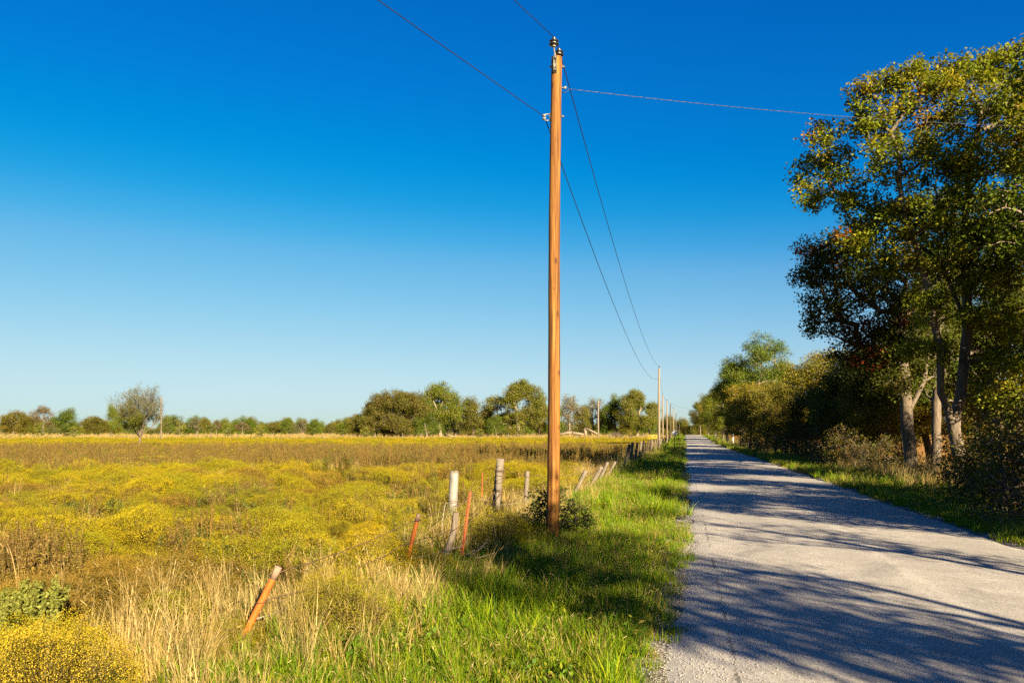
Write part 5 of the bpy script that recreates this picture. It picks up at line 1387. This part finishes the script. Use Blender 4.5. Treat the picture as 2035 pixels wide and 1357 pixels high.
for i, (px, d) in enumerate([(1311, 94), (1316, 102), (1320, 110), (1324, 119), (1328, 130)]):
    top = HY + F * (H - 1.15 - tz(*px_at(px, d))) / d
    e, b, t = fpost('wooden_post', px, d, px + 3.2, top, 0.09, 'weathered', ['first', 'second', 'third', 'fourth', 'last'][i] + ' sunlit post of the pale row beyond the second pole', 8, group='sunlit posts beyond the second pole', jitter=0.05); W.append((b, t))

def strand(frac, label, pale=False, r=0.0048, wob=0.06, upto=12):
    pts = []
    for (b, t), (b2, t2) in zip(W[:upto - 1], W[1:upto]):
        a = b + (t - b) * frac + Vector((-0.02, -0.03, 0)); c = b2 + (t2 - b2) * frac + Vector((-0.02, -0.03, 0))
        sg = wob * (c - a).length / 4 * rng.uniform(0.5, 1.5)
        for i in range(10):
            u = i / 10; pts.append(a.lerp(c, u) - Vector((0, 0, 4 * sg * u * (1 - u))) + Vector((0, 0, 0.012 * rng.normal())))
    o = pts[0].copy()
    mb = MB(); mb.tube(pts, r, 4, True)
    L = 0
    for a, c in zip(pts[:-1], pts[1:]):
        ln = (c - a).length; k = max(1, int(ln / 0.13))
        if a.y > 25: continue
        for j in range(k):
            m = a.lerp(c, (j + 0.5) / k); d = Vector(rng.normal(size=3)).normalized() * 0.014
            mb.tube([m - d, m + d], r * 0.8, 3, False)
    w_ = obj('barbed_wire', mb.mesh('strand', M['wire_pale' if pale else 'wire'], True, o), None, o)
    tag(w_, label, 'wire', 'barbed wire strands')
strand(0.90, 'top barbed strand of the old roadside fence')
strand(0.52, 'middle barbed strand of the old roadside fence')
strand(0.24, 'lowest barbed strand of the old roadside fence', True)
# loose upright wire between the pipe post and the grey post
a = P(885, 1000, 12.2); mb = MB(); mb.tube([a, P(880, 1030, 12.1), P(879, 1062, 12.0), P(873, 1100, 11.9)], 0.005, 5)
mb.tube([a, P(889, 999, 12.2)], 0.005, 5)
tag(obj('loose_wire', mb.mesh('loose', M['wire_pale'], True, a), None, a), 'bent loose wire hanging upright left of the round grey post', 'wire')
# fallen twigs at the post foot
a = P(917, 1108, 10.2); mb = MB()
for pts in ([(917, 1108, 10.2), (945, 1092, 10.1), (975, 1073, 10.0)], [(945, 1092, 10.1), (960, 1085, 10.0), (972, 1092, 10.0)], [(922, 1106, 10.2), (940, 1100, 10.0), (958, 1088, 9.9), (972, 1066, 9.9)], [(930, 1104, 10.1), (950, 1108, 9.9), (985, 1098, 9.8)]):
    mb.tube([P(*q) for q in pts], [0.010, 0.008, 0.005, 0.003][:len(pts)], 5)
tag(obj('fallen_branch', mb.mesh('twigs', M['bark_pale'], True, a), None, a), 'pale dead branch lying at the foot of the ribbed rusty post', 'branch')

# far fence line across the field: posts one can just make out
NTH = ['first', 'second', 'third', 'fourth', 'fifth', 'sixth', 'seventh', 'eighth', 'ninth', 'tenth', 'eleventh', 'twelfth', 'thirteenth', 'fourteenth', 'fifteenth', 'sixteenth', 'last']
for i, px in enumerate([118, 215, 262, 390, 470, 540, 600, 642, 745, 800, 838, 905, 1010, 1062, 1148, 1213, 1278]):
    d = 164 + 3 * math.sin(i * 2.1); x, y = px_at(px, d)
    mb = MB(); mb.tube([(0, 0, -0.2), (0.03, 0, 1.25)], [0.08, 0.07], 7, True, 0.05)
    tag(obj('field_post', mb.mesh('field_post', M['weathered'], False), None, (x, y, tz(x, y))), '%s grey post of the far field fence counted from the left' % NTH[i], 'fence post', 'posts of the far field fence')

# orange stake behind the right hand oaks
x, y = px_at(1891, 27); mb = MB(); mb.tube([(0, 0, -0.2), (0.01, 0, 1.35)], 0.02, 6); mb.box((0.0, -0.022, 0.95), (0.03, 0.012, 0.10))
tag(obj('steel_stake', mb.mesh('stake', M['rust_orange'], False), None, (x, y, tz(x, y))), 'thin orange steel stake between the slim and the crooked oak trunks', 'fence post')

# ------------------------------------------------------------------ sign, gate, mailbox, fallen timber
def sign():
    d = 84; x, y = px_at(1340.5, d); z = tz(x, y)
    e = empty('road_sign', (x, y, z), 0.0); tag(e, 'white diamond road sign on a thin post left of the road', 'road sign')
    mb = MB(); mb.tube([(0, 0.03, -0.2), (0, 0.03, 1.95)], 0.035, 6); obj('post', mb.mesh('sign_post', M['weathered'], False), e)
    cz = z_at(860.5, d) - z
    mb = MB(); mb.box((0, -0.012, cz), (0.52, 0.012, 0.52), Matrix.Rotation(math.radians(45), 3, 'Y')); obj('panel', mb.mesh('sign_panel', M['white_paint'], False), e)
    mb = MB(); mb.box((0, -0.002, cz + 0.1), (0.05, 0.02, 0.03)); mb.box((0, -0.002, cz - 0.1), (0.05, 0.02, 0.03)); obj('clamp', mb.mesh('sign_clamp', M['steel'], False), e)
sign()
def gate():
    d = 150; x, y = px_at(1288, d); z = tz(x, y)
    e = empty('farm_gate', (x, y, z)); tag(e, 'low yellow pipe gate at the far field corner left of the road', 'gate')
    w = 18 * d / F
    for zz in (0.45, 0.75, 1.05):
        mb = MB(); mb.tube([(0, 0, zz), (w, 0.3, zz)], 0.04, 8); obj('rail', mb.mesh('gate_rail', M['yellow_paint'], True), e)
    for xx in (0, w * 0.5, w):
        mb = MB(); mb.tube([(xx, 0.3 * xx / w, 0.35), (xx, 0.3 * xx / w, 1.08)], 0.035, 8); obj('upright', mb.mesh('gate_upright', M['yellow_paint'], True), e)
gate()
def mailbox():
    d = 150; x, y = st(158, 5.9); z = tz(x, y)
    e = empty('mailbox', (x, y, z)); tag(e, 'small pale mailbox on a post at the far right road edge', 'mailbox')
    mb = MB(); mb.box((0, 0, 0.5), (0.12, 0.12, 1.1)); obj('post', mb.mesh('mailbox_post', M['weathered'], False), e)
    mb = MB(); a = np.linspace(0, math.pi, 9); 
    prof = [(-0.14, 1.06)] + [(-0.14 * math.cos(q), 1.22 + 0.14 * math.sin(q)) for q in a] + [(0.14, 1.06)]
    n = len(prof); v = [(px_, -0.28, pz) for px_, pz in prof] + [(px_, 0.28, pz) for px_, pz in prof]
    q = [(i, (i + 1) % n, n + (i + 1) % n, n + i) for i in range(n)]
    t = [(0, i + 1, i) for i in range(1, n - 1)] + [(n, n + i, n + i + 1) for i in range(1, n - 1)]
    mb.add(v, q, t); obj('box', mb.mesh('mailbox_box', M['white_paint'], False), e)
    mb = MB(); mb.box((0.15, 0.1, 1.3), (0.012, 0.03, 0.18)); obj('flag', mb.mesh('mailbox_flag', M['rust'], False), e)
mailbox()
x, y = px_at(1457, 108); mb = MB(); mb.tube([(0, 0, -0.2), (0, 0, 1.9)], 0.07, 8)
tag(obj('entrance_post', mb.mesh('entrance_post', M['white_paint'], True), None, (x, y, tz(x, y))), 'white post beside the gravel farm entrance', 'post')

def log(name, pts, r, label, branches=()):
    a = pts[0]; mb = MB(); mb.tube(pts, r, 8, True, 0.05)
    for bp in branches: mb.tube(bp[0], bp[1], 6, True, 0.05)
    tag(obj(name, mb.mesh(name, M['bark_pale'], True, a), None, a), label, 'log', 'fallen timber by the far trees')
d = 188
log('fallen_log', [P(1112, 863, d), P(1130, 859.5, d), P(1148, 861, d), P(1166, 864, d)], [0.35, 0.32, 0.28, 0.2], 'pale fallen log right of the utility pole', [([P(1130, 859.5, d), P(1137, 857, d), P(1145, 860, d - 2)], [0.16, 0.13, 0.1])])
log('broken_trunk', [P(1164, 866, d), P(1163.5, 858, d), P(1163, 850, d)], [0.42, 0.38, 0.3], 'broken dead trunk with its fallen top leaning against it', [([P(1163, 850.5, d), P(1175, 856, d - 1), P(1190, 863, d - 2)], [0.30, 0.26, 0.2]), ([P(1172, 864, d), P(1172, 855, d)], [0.16, 0.12])])
log('fallen_log', [P(884, 864, 186), P(893, 865, 185), P(903, 867, 184)], [0.3, 0.25, 0.15], 'short fallen log under the tall bright green tree')
# brush pile
x, y = px_at(1222, 186); z = tz(x, y); mb = MB()
for i in range(240):
    a = rng.uniform(0, 6.283); r = 2.1 * math.sqrt(rng.random()); hz = 1.35 * (1 - (r / 2.2) ** 2) * rng.random()
    c = np.array([r * math.cos(a), r * math.sin(a) * 0.7, 0.05 + hz]); dv = rng.normal(size=3); dv[2] *= 0.5; dv /= np.linalg.norm(dv); L = rng.uniform(0.5, 1.3)
    mb.tube([c - dv * L * 0.5, c + dv * L * 0.5 + np.array([0, 0, 0.1])], [0.035, 0.018], 4, False)
tag(obj('brush_pile', mb.mesh('brush', M['bark'], False), None, (x, y, z)), 'brown tangled brush pile below the green far tree', 'brush pile')
